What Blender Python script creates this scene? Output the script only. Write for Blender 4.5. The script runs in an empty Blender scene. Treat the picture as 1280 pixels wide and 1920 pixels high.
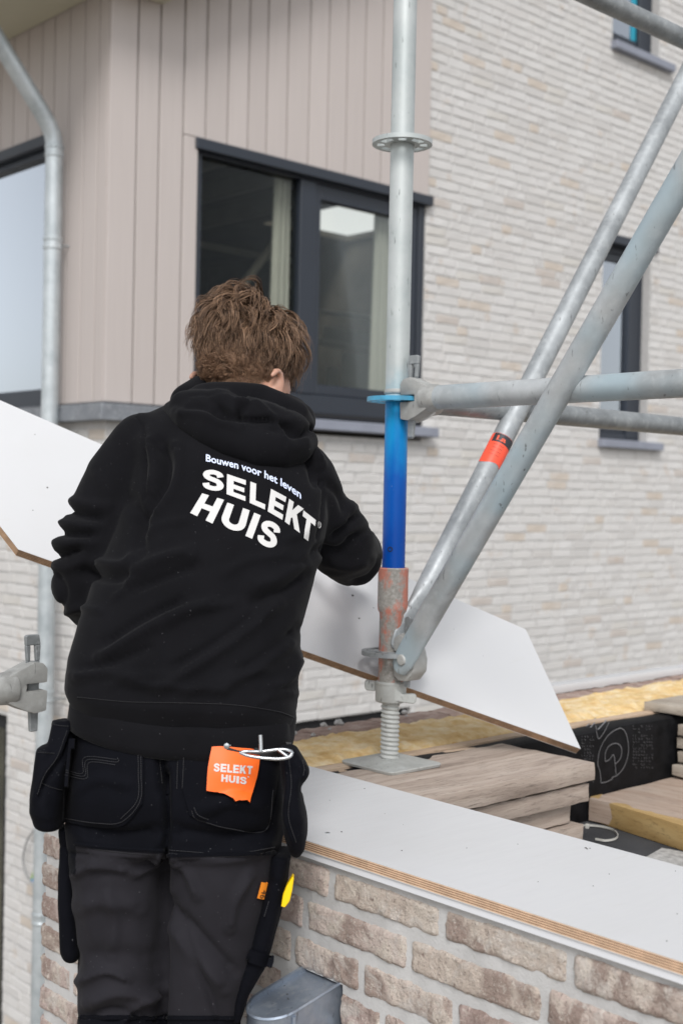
import bpy, bmesh, math, random
import numpy as np
from mathutils import Vector, Matrix, noise
from mathutils.bvhtree import BVHTree

random.seed(7); RNG = np.random.default_rng(7)
scene = bpy.context.scene
COL = scene.collection

# ------------------------------------------------------------------ camera
# The camera is the origin of the site; z = 0 is its eye height, the street is 3.7 m below it.
YAW, PITCH, ROLL, FPX = math.radians(47.2572), math.radians(-0.7493), math.radians(1.16825), 2388.86
_cy, _sy = math.cos(YAW), math.sin(YAW)
FWD = Vector((_cy*math.cos(PITCH), _sy*math.cos(PITCH), math.sin(PITCH)))
_r = Vector((_sy, -_cy, 0)); _u = _r.cross(FWD)
RIGHT = _r*math.cos(ROLL) + _u*math.sin(ROLL)
UP = -_r*math.sin(ROLL) + _u*math.cos(ROLL)
cam = bpy.data.cameras.new('camera'); cam_ob = bpy.data.objects.new('camera', cam); COL.objects.link(cam_ob)
m3 = Matrix((RIGHT, UP, -FWD)).transposed()
cam_ob.matrix_world = m3.to_4x4()
cam.sensor_fit = 'VERTICAL'; cam.sensor_height = 36; cam.sensor_width = 24
cam.lens = FPX/1920*36
cam.clip_start = 0.05; cam.clip_end = 6000
cam.dof.use_dof = True; cam.dof.focus_distance = 2.12; cam.dof.aperture_fstop = 5.0
scene.camera = cam_ob

# ------------------------------------------------------------------ light
world = bpy.data.worlds.new('World'); scene.world = world; world.use_nodes = True
SUN_ELEV, SUN_AZ = math.radians(45), math.radians(226)      # azimuth in the XY plane, counter-clockwise from +X
wn = world.node_tree; wn.nodes.clear()
sky = wn.nodes.new('ShaderNodeTexSky'); sky.sky_type = 'NISHITA'; sky.sun_disc = False
sky.sun_elevation = SUN_ELEV; sky.sun_rotation = math.radians(90) - SUN_AZ
sky.air_density = 1.0; sky.dust_density = 1.0; sky.ozone_density = 1.0
hs = wn.nodes.new('ShaderNodeHueSaturation'); hs.inputs['Saturation'].default_value = 0.16
bg = wn.nodes.new('ShaderNodeBackground'); bg.inputs['Strength'].default_value = 0.12
wo = wn.nodes.new('ShaderNodeOutputWorld')
wn.links.new(sky.outputs[0], hs.inputs['Color']); wn.links.new(hs.outputs[0], bg.inputs['Color']); wn.links.new(bg.outputs[0], wo.inputs[0])
sun = bpy.data.lights.new('sun', 'SUN'); sun.energy = 1.5; sun.angle = math.radians(24); sun.color = (1.0, 0.985, 0.965)
sun_ob = bpy.data.objects.new('sun', sun); COL.objects.link(sun_ob)
_sd = Vector((math.cos(SUN_ELEV)*math.cos(SUN_AZ), math.cos(SUN_ELEV)*math.sin(SUN_AZ), math.sin(SUN_ELEV)))
sun_ob.rotation_euler = _sd.to_track_quat('Z', 'Y').to_euler()
scene.view_settings.view_transform = 'Standard'; scene.view_settings.look = 'None'
scene.view_settings.exposure = 0.66; scene.view_settings.gamma = 1.0; scene.view_settings.use_curve_mapping = False
scene.cycles.max_bounces = 8; scene.cycles.transparent_max_bounces = 12
scene.cycles.use_denoising = True

# ------------------------------------------------------------------ picture measurements -> places in the site
def ray(px, py):
    return RIGHT*((px-640)/FPX) + UP*(-(py-960)/FPX) + FWD
def at(px, py, d):                       # the point seen at (px, py) at forward distance d
    return ray(px, py)*d
def on_x(px, py, x): r = ray(px, py); return r*(x/r.x)
def on_y(px, py, y): r = ray(px, py); return r*(y/r.y)
def on_z(px, py, z): r = ray(px, py); return r*(z/r.z)
_Mn = np.array([RIGHT, UP, FWD])
def pix(V):                              # (n,3) -> (n,3) px, py, depth
    c = np.asarray(V, float) @ _Mn.T
    return np.stack([640 + FPX*c[:,0]/c[:,2], 960 - FPX*c[:,1]/c[:,2], c[:,2]], 1)

# ------------------------------------------------------------------ object helpers
def link(name, mesh, mats=None, parent=None, loc=None):
    o = bpy.data.objects.new(name, mesh); COL.objects.link(o)
    if mats is not None:
        for m in (mats if isinstance(mats, (list, tuple)) else [mats]): mesh.materials.append(m)
    if parent is not None: o.parent = parent
    if loc is not None: o.location = loc
    return o
def empty(name, label=None, cat=None, group=None, loc=(0,0,0), kind=None):
    o = bpy.data.objects.new(name, None); COL.objects.link(o); o.location = loc; o.empty_display_size = .05
    return tag(o, label, cat, group, kind)
def tag(o, label=None, cat=None, group=None, kind=None):
    if label: o['label'] = label
    if cat: o['category'] = cat
    if group: o['group'] = group
    if kind: o['kind'] = kind
    return o
def base(o, loc):
    """move an empty to LOC while its children, built in site coordinates, stay where they are"""
    loc = Vector(loc)
    o.location = loc
    for c in o.children:
        c.location = Vector(c.location) - loc
    return o

class MB:
    def __init__(s): s.v = []; s.f = []; s.m = []
    def add(s, vs, fs, mi=0):
        k = len(s.v); s.v += [tuple(v) for v in vs]; s.f += [tuple(i+k for i in f) for f in fs]; s.m += [mi]*len(fs); return s
    def box(s, a, b, mi=0):
        x0,y0,z0 = a; x1,y1,z1 = b
        return s.add([(x0,y0,z0),(x1,y0,z0),(x1,y1,z0),(x0,y1,z0),(x0,y0,z1),(x1,y0,z1),(x1,y1,z1),(x0,y1,z1)],
                     [(0,3,2,1),(4,5,6,7),(0,1,5,4),(1,2,6,5),(2,3,7,6),(3,0,4,7)], mi)
    def obox(s, c, ax, ay, az, mi=0):
        c, ax, ay, az = Vector(c), Vector(ax), Vector(ay), Vector(az)
        vs = [c+ax*i+ay*j+az*k for k in (-1,1) for j in (-1,1) for i in (-1,1)]
        fl = ax.cross(ay).dot(az) < 0
        fs = [(0,2,3,1),(4,5,7,6),(0,1,5,4),(1,3,7,5),(3,2,6,7),(2,0,4,6)]
        if fl: fs = [f[::-1] for f in fs]
        return s.add(vs, fs, mi)
    def tube(s, pts, rad, n=16, cap=True, mi=0, rnd=False, hollow=0):
        pts = [Vector(p) for p in pts]
        if not isinstance(rad, (list, tuple)): rad = [rad]*len(pts)
        rad = list(rad)
        if rnd:
            t0 = (pts[0]-pts[1]).normalized(); t1 = (pts[-1]-pts[-2]).normalized(); r0, r1 = rad[0], rad[-1]
            A = [(pts[0]+t0*r0*math.sin(a), r0*math.cos(a)) for a in (1.45, 1.1, .75, .4)]
            B = [(pts[-1]+t1*r1*math.sin(a), r1*math.cos(a)) for a in (.4, .75, 1.1, 1.45)]
            pts = [a[0] for a in A]+pts+[b[0] for b in B]; rad = [a[1] for a in A]+rad+[b[1] for b in B]
        k = len(pts); T = []
        for i in range(k):
            T.append((pts[min(i+1,k-1)]-pts[max(i-1,0)]).normalized())
        ref = Vector((0,0,1)) if abs(T[0].z) < .9 else Vector((1,0,0))
        N = (ref - T[0]*ref.dot(T[0])).normalized(); vs = []
        for i in range(k):
            N = (N - T[i]*N.dot(T[i])).normalized(); Bn = T[i].cross(N)
            for j in range(n):
                a = 2*math.pi*j/n
                vs.append(pts[i] + (N*math.cos(a)+Bn*math.sin(a))*rad[i])
        fs = [(i*n+j, i*n+(j+1)%n, (i+1)*n+(j+1)%n, (i+1)*n+j) for i in range(k-1) for j in range(n)]
        if cap: fs += [tuple(range(n))[::-1], tuple((k-1)*n+j for j in range(n))]
        return s.add(vs, fs, mi)
    def lathe(s, c, prof, n=32, mi=0, axis=(0,0,1)):
        """prof: list of (radius, height) along AXIS from C"""
        ax = Vector(axis).normalized(); ref = Vector((1,0,0)) if abs(ax.x) < .9 else Vector((0,1,0))
        N = (ref-ax*ref.dot(ax)).normalized(); B = ax.cross(N); c = Vector(c); vs = []
        for r, h in prof:
            for j in range(n):
                a = 2*math.pi*j/n; vs.append(c+ax*h+(N*math.cos(a)+B*math.sin(a))*r)
        k = len(prof)
        fs = [(i*n+j, i*n+(j+1)%n, (i+1)*n+(j+1)%n, (i+1)*n+j) for i in range(k-1) for j in range(n)]
        fs += [tuple(range(n))[::-1], tuple((k-1)*n+j for j in range(n))]
        return s.add(vs, fs, mi)
    def prism(s, poly, off, mi=0):
        """closed outline POLY (3d points) pushed along OFF"""
        off = Vector(off); P = [Vector(p) for p in poly]; n = len(P)
        vs = P + [p+off for p in P]
        fs = [tuple(range(n))[::-1], tuple(n+i for i in range(n))] + [(i,(i+1)%n,n+(i+1)%n,n+i) for i in range(n)]
        return s.add(vs, fs, mi)
    def grid(s, fn, nu, nv, mi=0, flip=False):
        vs = [fn(i/nu, j/nv) for j in range(nv+1) for i in range(nu+1)]
        w = nu+1
        fs = [(j*w+i, j*w+i+1, (j+1)*w+i+1, (j+1)*w+i) for j in range(nv) for i in range(nu)]
        if flip: fs = [f[::-1] for f in fs]
        return s.add(vs, fs, mi)
    def loft(s, rings, cap=True, mi=0):
        n = len(rings[0]); vs = [p for r in rings for p in r]; k = len(rings)
        fs = [(i*n+j, i*n+(j+1)%n, (i+1)*n+(j+1)%n, (i+1)*n+j) for i in range(k-1) for j in range(n)]
        if cap: fs += [tuple(range(n))[::-1], tuple((k-1)*n+j for j in range(n))]
        return s.add(vs, fs, mi)
    def mesh(s, name, bevel=0, seg=1, smooth=None, fix=True):
        me = bpy.data.meshes.new(name); me.from_pydata(s.v, [], s.f); me.polygons.foreach_set('material_index', s.m)
        if fix or bevel:
            bm = bmesh.new(); bm.from_mesh(me)
            if fix: bmesh.ops.recalc_face_normals(bm, faces=bm.faces)
            if bevel:
                es = [e for e in bm.edges if len(e.link_faces) == 2 and e.calc_face_angle(0) > .5]
                bmesh.ops.bevel(bm, geom=es, offset=bevel, segments=seg, affect='EDGES', profile=.6, clamp_overlap=True)
            bm.to_mesh(me); bm.free()
        if smooth is not None:
            me.shade_smooth()
            if smooth < 180: me.set_sharp_from_angle(angle=math.radians(smooth))
        me.update(); return me
    def build(s, name, mats, parent=None, **kw):
        return link(name, s.mesh(name, **kw), mats, parent)

def remesh(mb, voxel, smooth=0):
    """one continuous skin round everything in MB; returns verts (n,3), polys"""
    me = bpy.data.meshes.new('tmp'); me.from_pydata(mb.v, [], mb.f)
    bm = bmesh.new(); bm.from_mesh(me); bmesh.ops.recalc_face_normals(bm, faces=bm.faces); bm.to_mesh(me); bm.free()
    o = bpy.data.objects.new('tmp', me); COL.objects.link(o)
    r = o.modifiers.new('r', 'REMESH'); r.mode = 'VOXEL'; r.voxel_size = voxel
    if smooth:
        sm = o.modifiers.new('s', 'SMOOTH'); sm.factor = .5; sm.iterations = smooth
    dg = bpy.context.evaluated_depsgraph_get(); me2 = bpy.data.meshes.new_from_object(o.evaluated_get(dg))
    bpy.data.objects.remove(o); bpy.data.meshes.remove(me)
    return me2
def verts_of(me):
    a = np.empty(len(me.vertices)*3); me.vertices.foreach_get('co', a); return a.reshape(-1,3)
def normals_of(me):
    a = np.empty(len(me.vertices)*3, np.float32); me.vertex_normals.foreach_get('vector', a); return a.reshape(-1,3).astype(float)
def set_verts(me, V):
    me.vertices.foreach_set('co', np.ascontiguousarray(V, dtype=np.float32).ravel()); me.update()
def seg_dist(P, poly):
    """distance of the 2d points P to a polyline"""
    poly = np.asarray(poly, float); best = np.full(len(P), 1e9)
    for a, b in zip(poly[:-1], poly[1:]):
        ab = b-a; t = np.clip(((P-a)@ab)/max(ab@ab, 1e-9), 0, 1)
        best = np.minimum(best, np.linalg.norm(P-(a+t[:,None]*ab), axis=1))
    return best
def catmull(pts, n=8):
    P = np.asarray(pts, float); out = []
    Q = np.vstack([2*P[0]-P[1], P, 2*P[-1]-P[-2]])
    for i in range(1, len(Q)-2):
        for k in range(n):
            t = k/n; a, b, c, d = Q[i-1], Q[i], Q[i+1], Q[i+2]
            out.append(.5*((2*b)+(-a+c)*t+(2*a-5*b+4*c-d)*t*t+(-a+3*b-3*c+d)*t**3))
    out.append(P[-1]); return np.array(out)
def vnoise(V, scale, seed=0.0):
    """smooth vector-free noise in -1..1 for an array of points (sum of turned sines: quick)"""
    V = np.asarray(V)*scale; r = np.random.default_rng(int(seed*1000)+3); s = 0; amp = 1; tot = 0
    for o in range(3):
        for k in range(4):
            d = r.normal(size=3); d /= np.linalg.norm(d); s = s + amp*np.sin(V@d*(1.9**o)*2*math.pi/1.0 + r.uniform(0, 6.28)); tot += amp
        amp *= .55
    return s/tot*2.2

# ------------------------------------------------------------------ materials
class NT:
    def __init__(s, name):
        s.mat = bpy.data.materials.new(name); s.mat.use_nodes = True; s.t = s.mat.node_tree
        s.b = s.t.nodes['Principled BSDF']; s.co = None
    def n(s, typ, **kw):
        x = s.t.nodes.new(typ)
        for k, v in kw.items(): setattr(x, k, v)
        return x
    def l(s, a, b): s.t.links.new(a, b)
    def coord(s, kind='Object', scale=(1,1,1), rot=(0,0,0)):
        tc = s.n('ShaderNodeTexCoord'); mp = s.n('ShaderNodeMapping'); mp.inputs['Scale'].default_value = scale; mp.inputs['Rotation'].default_value = rot
        s.l(tc.outputs[kind], mp.inputs['Vector']); return mp.outputs['Vector']
    def pos(s, scale=(1,1,1)):
        g = s.n('ShaderNodeNewGeometry'); mp = s.n('ShaderNodeMapping'); mp.inputs['Scale'].default_value = scale
        s.l(g.outputs['Position'], mp.inputs['Vector']); return mp.outputs['Vector']
    def noise(s, vec, scale, detail=4, rough=.55, dist=0):
        x = s.n('ShaderNodeTexNoise'); x.inputs['Scale'].default_value = scale; x.inputs['Detail'].default_value = detail
        x.inputs['Roughness'].default_value = rough; x.inputs['Distortion'].default_value = dist
        s.l(vec, x.inputs['Vector']); return x.outputs['Fac']
    def ramp(s, fac, stops, interp='LINEAR'):
        x = s.n('ShaderNodeValToRGB'); x.color_ramp.interpolation = interp; e = x.color_ramp.elements
        while len(e) < len(stops): e.new(.5)
        for el, (p, c) in zip(e, stops):
            el.position = p; el.color = (*c, 1) if len(c) == 3 else c
        s.l(fac, x.inputs['Fac']); return x.outputs['Color']
    def val(s, fac, a, b, c=0., d=1.):
        x = s.n('ShaderNodeMapRange'); s.l(fac, x.inputs['Value'])
        for k, v in zip(('From Min','From Max','To Min','To Max'), (a,b,c,d)): x.inputs[k].default_value = v
        return x.outputs['Result']
    def mix(s, fac, a, b, mode='MIX'):
        x = s.n('ShaderNodeMix', data_type='RGBA', blend_type=mode)
        if isinstance(fac, (int, float)): x.inputs['Factor'].default_value = fac
        else: s.l(fac, x.inputs['Factor'])
        for sock, c in ((x.inputs['A'], a), (x.inputs['B'], b)):
            if isinstance(c, (tuple, list)): sock.default_value = (*c, 1) if len(c) == 3 else c
            else: s.l(c, sock)
        return x.outputs['Result']
    def attr(s, name):
        x = s.n('ShaderNodeAttribute'); x.attribute_name = name; return x.outputs['Color']
    def bump(s, h, strength=.3, dist=.002, prev=None):
        x = s.n('ShaderNodeBump'); x.inputs['Strength'].default_value = strength; x.inputs['Distance'].default_value = dist
        s.l(h, x.inputs['Height'])
        if prev is not None: s.l(prev, x.inputs['Normal'])
        s.l(x.outputs['Normal'], s.b.inputs['Normal']); return x.outputs['Normal']
    def set(s, col=None, rough=None, metal=None, spec=None, sheen=None):
        for k, v in (('Base Color', col), ('Roughness', rough), ('Metallic', metal), ('Specular IOR Level', spec), ('Sheen Weight', sheen)):
            if v is None: continue
            if isinstance(v, (int, float)): s.b.inputs[k].default_value = v
            elif isinstance(v, (tuple, list)): s.b.inputs[k].default_value = (*v, 1)
            else: s.l(v, s.b.inputs[k])
        return s
def srgb(r, g, b):
    f = lambda c: (c/255)/12.92 if c/255 <= .04045 else ((c/255+.055)/1.055)**2.4
    return (f(r), f(g), f(b))
def plain(name, col, rough=.6, metal=0., var=.12, scale=6., bump=.0, bscale=80., spec=None, bdist=.002):
    m = NT(name); v = m.pos(); n1 = m.noise(v, scale, 5)
    lo = tuple(c*(1-var) for c in col); hi = tuple(min(1, c*(1+var)) for c in col)
    m.set(m.ramp(n1, [(.3, lo), (.7, hi)]), m.val(n1, .3, .7, rough*.9, min(1, rough*1.1)), metal, spec)
    if bump: m.bump(m.noise(v, bscale, 4), bump, bdist)
    return m.mat
def galvanised(name, lo=(.30,.32,.335), hi=(.52,.55,.565), metal=.55, rough=.42, scratch=True, stain=None):
    m = NT(name); v = m.pos()
    n1 = m.noise(v, 9, 6, .62); n2 = m.noise(v, 55, 5, .6); n3 = m.noise(m.pos((1,1,.25)), 120, 3, .5)
    c = m.ramp(n1, [(.3, lo), (.5, tuple((a+b)/2 for a, b in zip(lo, hi))), (.72, hi)])
    c = m.mix(m.val(n2, .52, .75, 0, .35), c, (.62,.64,.64))
    if stain: c = m.mix(m.val(m.noise(v, 5, 3, .5), .46, .64, 0, .75), c, stain)
    if scratch: c = m.mix(m.val(n3, .66, .74, 0, .7), c, (.10,.10,.10))
    m.set(c, m.val(n2, .3, .7, rough*.8, rough*1.35), metal)
    m.bump(n2, .12, .001); return m.mat

M = {}
M['anthracite'] = plain('anthracite_frame', srgb(38,44,54), .42, 0, .06, 3)
M['black_frame_gap_shade'] = plain('black_frame_gap_shade', (.012,.012,.014), .8, 0, .1)
M['zinc'] = galvanised('dark_zinc', (.17,.18,.20), (.27,.285,.31), .35, .5, False)
M['sill'] = plain('stone_sill', srgb(134,138,150), .7, 0, .08, 8, .15, 200)
M['soffit'] = plain('soffit_board', srgb(196,192,172), .8, 0, .05, 2)
M['roof'] = plain('roof_tile', (.05,.05,.055), .8, 0, .2)
M['galv'] = galvanised('galvanised_steel', (.22,.235,.245), (.46,.485,.50), .3, .5)
M['galv_dark'] = galvanised('dull_galvanised_steel', (.15,.16,.165), (.36,.38,.39), .35, .5)
M['galv_blue'] = galvanised('galvanised_steel_with_blue_overspray', (.31,.325,.33), (.53,.55,.56), .25, .5, True, (.36,.46,.51))
M['cast'] = galvanised('cast_steel_head', (.26,.26,.25), (.52,.52,.50), .3, .6)
M['pipe'] = galvanised('zinc_pipe', (.36,.40,.42), (.56,.60,.62), .4, .38, False)
M['ply_white'] = None
# ================================================================== SETTING
GZ = -3.7
g = NT('paving_sand'); gv = g.pos(); g.set(g.ramp(g.noise(gv, 1.2, 8), [(.3, (.20,.18,.155)), (.7, (.32,.29,.25))]), .9); g.bump(g.noise(gv, 30, 4), .3, .01)
gm = MB(); gm.grid(lambda u, v: (-3000+6000*u, -3000+6000*v, GZ), 8, 8)
tag(gm.build('ground', g.mat, fix=False), 'sandy building site ground below the house and the garage', kind='structure')

# ------------------------------------------------------------------ HOUSE
X0, Y0 = 3.549, 5.65                # faces of the timber look cladding; the brick lies 30 mm behind
BX, BY = X0+.03, Y0+.03
ZF = .447                           # top of the zinc flashing and of the sills
SOF = 2.573                         # underside of the eaves
house = empty('house', 'brick house with vertical beige cladding boards and dark window frames', 'house')

mb = NT('whitewashed_brick'); v = mb.pos()
tint = mb.attr('tint')
n1 = mb.noise(v, 7, 5, .6); n2 = mb.noise(v, 45, 5, .65)
c = mb.mix(mb.val(n1, .5, .72, 0, .30), tint, (.62,.61,.60))
c = mb.mix(mb.val(n2, .58, .75, 0, .25), c, (.36,.33,.31))
c = mb.mix(mb.val(mb.noise(v, 6.5, 3), .62, .70, 0, .45), c, (.48,.39,.31))
mb.set(c, .9); mb.bump(n2, .5, .003); M['brick_far'] = mb.mat
mm = NT('light_mortar'); v = mm.pos(); nn = mm.noise(v, 30, 5)
mm.set(mm.ramp(nn, [(.3, (.44,.43,.42)), (.7, (.52,.51,.50))]), .95); mm.bump(nn, .4, .003); M['mortar_far'] = mm.mat

def brick_mesh(L, H, depth, seed, jit=.004, tint=None):
    r = random.Random(seed); m = MB(); j = lambda: r.uniform(-jit, jit)
    hx, hz = L/2, H/2; fx, fz = hx-.003, hz-.003
    back = [(-hx+j(),0,-hz+j()),(0,0,-hz+j()),(hx+j(),0,-hz+j()),(hx+j(),0,hz+j()),(0,0,hz+j()),(-hx+j(),0,hz+j())]
    fr = [(-fx+j(),-depth+j()*.4,-fz+j()),(0,-depth+j()*.5,-fz+j()),(fx+j(),-depth+j()*.4,-fz+j()),(fx+j(),-depth+j()*.4,fz+j()),(0,-depth+j()*.5,fz+j()),(-fx+j(),-depth+j()*.4,fz+j())]
    m.add(back+fr, [(6,7,10,11),(7,8,9,10)]+[(i,(i+1)%6,6+(i+1)%6,6+i) for i in range(6)])
    me = m.mesh('brick', fix=False)
    a = me.attributes.new('tint', 'FLOAT_COLOR', 'POINT')
    a.data.foreach_set('color', np.tile((*tint, 1.), len(me.vertices)).astype(np.float32))
    me.materials.append(M['brick_far']); return me
TINTS = [(0.603, 0.586, 0.568), (0.626, 0.609, 0.592), (0.58, 0.557, 0.539), (0.603, 0.58, 0.551), (0.638, 0.626, 0.615), (0.563, 0.539, 0.522), (0.603, 0.574, 0.545), (0.65, 0.638, 0.626), (0.586, 0.568, 0.557), (0.545, 0.51, 0.481), (0.603, 0.551, 0.487), (0.499, 0.464, 0.447)]
TINTS = [tuple(min(.62, .25*c+.75*d) for c, d in zip(t, (.56,.548,.535))) for t in TINTS[:9]]*2+[(.54,.52,.50),(.57,.555,.54),(.53,.515,.50),(.53,.47,.41),(.50,.455,.42),(.54,.52,.49)]
STR = [brick_mesh(.210, .0525, .0048, 50+i, tint=TINTS[i % 24]) for i in range(24)]
HED = [brick_mesh(.098, .0525, .0048, 90+i, tint=(TINTS*2)[(i*5) % 24]) for i in range(12)]

holes_r = [(4.11,5.93,ZF-.09,9), (3.3,5.93,ZF-.09,9), (7.838,8.46,.40,1.94), (7.89,8.50,3.36,4.9), (4.30,5.885,-3.6,-1.345)]
holes_l = [(5.60,20,ZF-.09,9), (6.67,9.0,-3.4,-1.31)]
spots = []
def courses(a0, a1, z0, z1, holes, place, seed):
    r = random.Random(seed); k0 = int(math.floor((z0-ZF)/.062)); k1 = int((z1-ZF)/.062)
    for k in range(k0, k1):
        zc = ZF+k*.062+.031; a = a0 - r.uniform(0, .2)
        while a < a1:
            Ln = .210 if r.random() < .72 else .098
            b0, b1 = a, a+Ln
            b0 = max(b0, a0+.002); b1 = min(b1, a1)
            for h in holes:
                if h[2]-.02 < zc < h[3]+.02 and b1 > h[0] and b0 < h[1]:
                    if b0 < h[0]: b1 = h[0]-.004
                    elif b1 > h[1]: b0 = h[1]+.004
                    else: b1 = b0
            if b1-b0 > .03: place((b0+b1)/2, zc+r.uniform(-.002,.002), b1-b0, r)
            a += Ln+.012
def place_r(a, z, L, r): spots.append((Vector((a, BY, z)), 0.0, L, r.random(), 'r'))
def place_l(a, z, L, r): spots.append((Vector((BX, a, z)), -math.pi/2, L, r.random(), 'l'))
courses(BX-.008, 11.98, -3.65, 4.55, holes_r, place_r, 1)
courses(BY-.006, 11.98, -3.65, .36, holes_l, place_l, 2)
PX = pix([s[0] for s in spots])
order = sorted(range(len(spots)), key=lambda i: (not (-20 < PX[i,0] < 1300 and -20 < PX[i,1] < 1940), PX[i,2] + (3 if 120 < PX[i,0] < 560 and PX[i,1] > 700 else 0)))

def wall_mesh(ax, lo, hi, zlo, zhi, holes, face):
    """mortar face with openings: rectangles between the hole edges, and reveals 0.12 deep"""
    m = MB(); A = sorted({lo, hi, *[max(lo, min(hi, h[0])) for h in holes], *[max(lo, min(hi, h[1])) for h in holes]})
    Z = sorted({zlo, zhi, *[max(zlo, min(zhi, h[2])) for h in holes], *[max(zlo, min(zhi, h[3])) for h in holes]})
    P = (lambda a, d, z: (a, face+d, z)) if ax == 'x' else (lambda a, d, z: (face+d, a, z))
    for a0, a1 in zip(A[:-1], A[1:]):
        for z0, z1 in zip(Z[:-1], Z[1:]):
            ca, cz = (a0+a1)/2, (z0+z1)/2
            if any(h[0] < ca < h[1] and h[2] < cz < h[3] for h in holes): continue
            m.add([P(a0,0,z0),P(a1,0,z0),P(a1,0,z1),P(a0,0,z1)], [(0,1,2,3)])
            m.add([P(a0,.2,z0),P(a1,.2,z0),P(a1,.2,z1),P(a0,.2,z1)], [(3,2,1,0)])
    for h in holes:
        a0, a1, z0, z1 = max(h[0],lo), min(h[1],hi), max(h[2],zlo), min(h[3],zhi)
        for q in ((a0,z0,a0,z1),(a1,z0,a1,z1),(a0,z0,a1,z0),(a0,z1,a1,z1)):
            m.add([P(q[0],0,q[1]),P(q[2],0,q[3]),P(q[2],.2,q[3]),P(q[0],.2,q[1])], [(0,1,2,3)])
    return m
wr = wall_mesh('x', BX, 12.0, GZ, 4.6, [(4.11,5.93,ZF-.09,1.923)]+holes_r[2:], BY).build('gable_wall', M['mortar_far'], house, fix=False)
wl = wall_mesh('y', BY, 12.0, GZ, 2.6, [(6.23,8.6,ZF,1.945), holes_l[1]], BX).build('front_wall', M['mortar_far'], house, fix=False)

def far_brick(sp, parent):
    p, rz, L, q, side = sp
    src = (STR if L > .12 else HED); me = src[int(q*997) % len(src)]
    o = bpy.data.objects.new('brick', me); COL.objects.link(o); o.parent = parent
    o.location = p; o.rotation_euler.z = rz; o.scale.x = L/(.210 if L > .12 else .098); return o
for i in order[:300]: far_brick(spots[i], wr if spots[i][4] == 'r' else wl)
def brick_mass(idx, parent):
    V, Fc, T, k = [], [], [], 0
    for i in idx:
        p, rz, L, q, side = spots[i]; src = (STR if L > .12 else HED); me = src[int(q*997) % len(src)]
        a = verts_of(me).copy(); a[:,0] *= L/(.210 if L > .12 else .098)
        if rz: a = np.stack([a[:,1], -a[:,0], a[:,2]], 1)
        V.append(a+np.array(p)); T += [(*TINTS[(int(q*997) % len(src)) % 24 if L > .12 else ((int(q*997) % len(src))*5) % 24], 1.)]*len(a)
        Fc += [tuple(j+k for j in f.vertices) for f in me.polygons]; k += len(a)
    me = bpy.data.meshes.new('brickwork'); me.from_pydata(np.vstack(V).tolist(), [], Fc)
    at_ = me.attributes.new('tint', 'FLOAT_COLOR', 'POINT'); at_.data.foreach_set('color', np.array(T, np.float32).ravel())
    me.materials.append(M['brick_far']); o = link('brickwork', me, None, parent); o['kind'] = 'stuff'
rest = order[300:]
brick_mass([i for i in rest if spots[i][4] == 'r'], wr); brick_mass([i for i in rest if spots[i][4] == 'l'], wl)

# cladding: every board is a piece of its own
cl = NT('cladding_board'); v = cl.pos((1,1,.05)); n1 = cl.noise(v, 40, 4)
oi = cl.n('ShaderNodeObjectInfo'); cc = cl.ramp(oi.outputs['Random'], [(0, srgb(181,172,168)), (1, srgb(187,178,174))])
cl.set(cl.mix(cl.val(n1, .35, .7, 0, .25), cc, srgb(172,163,158)), .55, 0); cl.bump(n1, .08, .001); M['clad'] = cl.mat
groove = plain('cladding_groove', srgb(88,80,76), .8, 0, .05)
def cladding_back(poly, off, name): m = MB(); m.prism(poly, off); return m.build(name, groove, house)
cb = cladding_back([(X0+.016,Y0+.016,ZF),(4.11,Y0+.016,ZF),(4.11,Y0+.016,1.923),(5.93,Y0+.016,1.923),(5.93,Y0+.016,3.95),(3.9,Y0+.016,2.62),(X0+.016,Y0+.016,2.62)], (0,.013,0), 'gable_cladding')
cf = cladding_back([(X0+.016,Y0+.0165,ZF),(X0+.016,6.23,ZF),(X0+.016,6.23,1.945),(X0+.016,8.6,1.945),(X0+.016,8.6,ZF),(X0+.016,11.98,ZF),(X0+.016,11.98,2.6),(X0+.016,Y0+.0165,2.6)], (.013,0,0), 'front_cladding')
def board(par, a0, a1, z0, z1, ax):
    m = MB()
    if ax == 'x': m.box((a0+.0042,Y0,z0),(a1-.0042,Y0+.0155,z1))
    else: m.box((X0,a0+.0042,z0),(X0+.0155,a1-.0042,z1))
    return m.build('board', M['clad'], par, bevel=.003)
gx = [X0-.0035, 3.717, 3.856, 4.011, 4.159, 4.309, 4.451, 4.585, 4.735, 4.901]
while gx[-1] < 5.78: gx.append(gx[-1]+.1485)
gx[-1] = 5.93
top_at = lambda x: 2.53 if x < 3.87 else min(2.60+(x-3.87)*.60, 3.9)
for a, b in zip(gx[:-1], gx[1:]):
    zt = 2.585 if b < 3.9 else top_at(b)
    if b <= 4.02: board(cb, a, b, ZF+.012, zt, 'x')
    elif a < 4.11:
        board(cb, a, 4.11+.0035, ZF+.012, 1.923, 'x'); board(cb, a, b, 1.9255, zt, 'x')
    else: board(cb, a, b, 1.9255, zt, 'x')
gy = [Y0+.018, 5.76, 5.902, 6.055, 6.212, 6.345, 6.50, 6.664]
while gy[-1] < 11.8: gy.append(gy[-1]+.15)
for a, b in zip(gy[:-1], gy[1:]):
    if b < 6.22 or a > 8.61: board(cf, a, b, ZF+.012, 2.585, 'y')
    else: board(cf, a, b, 1.9475, 2.585, 'y')
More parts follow.
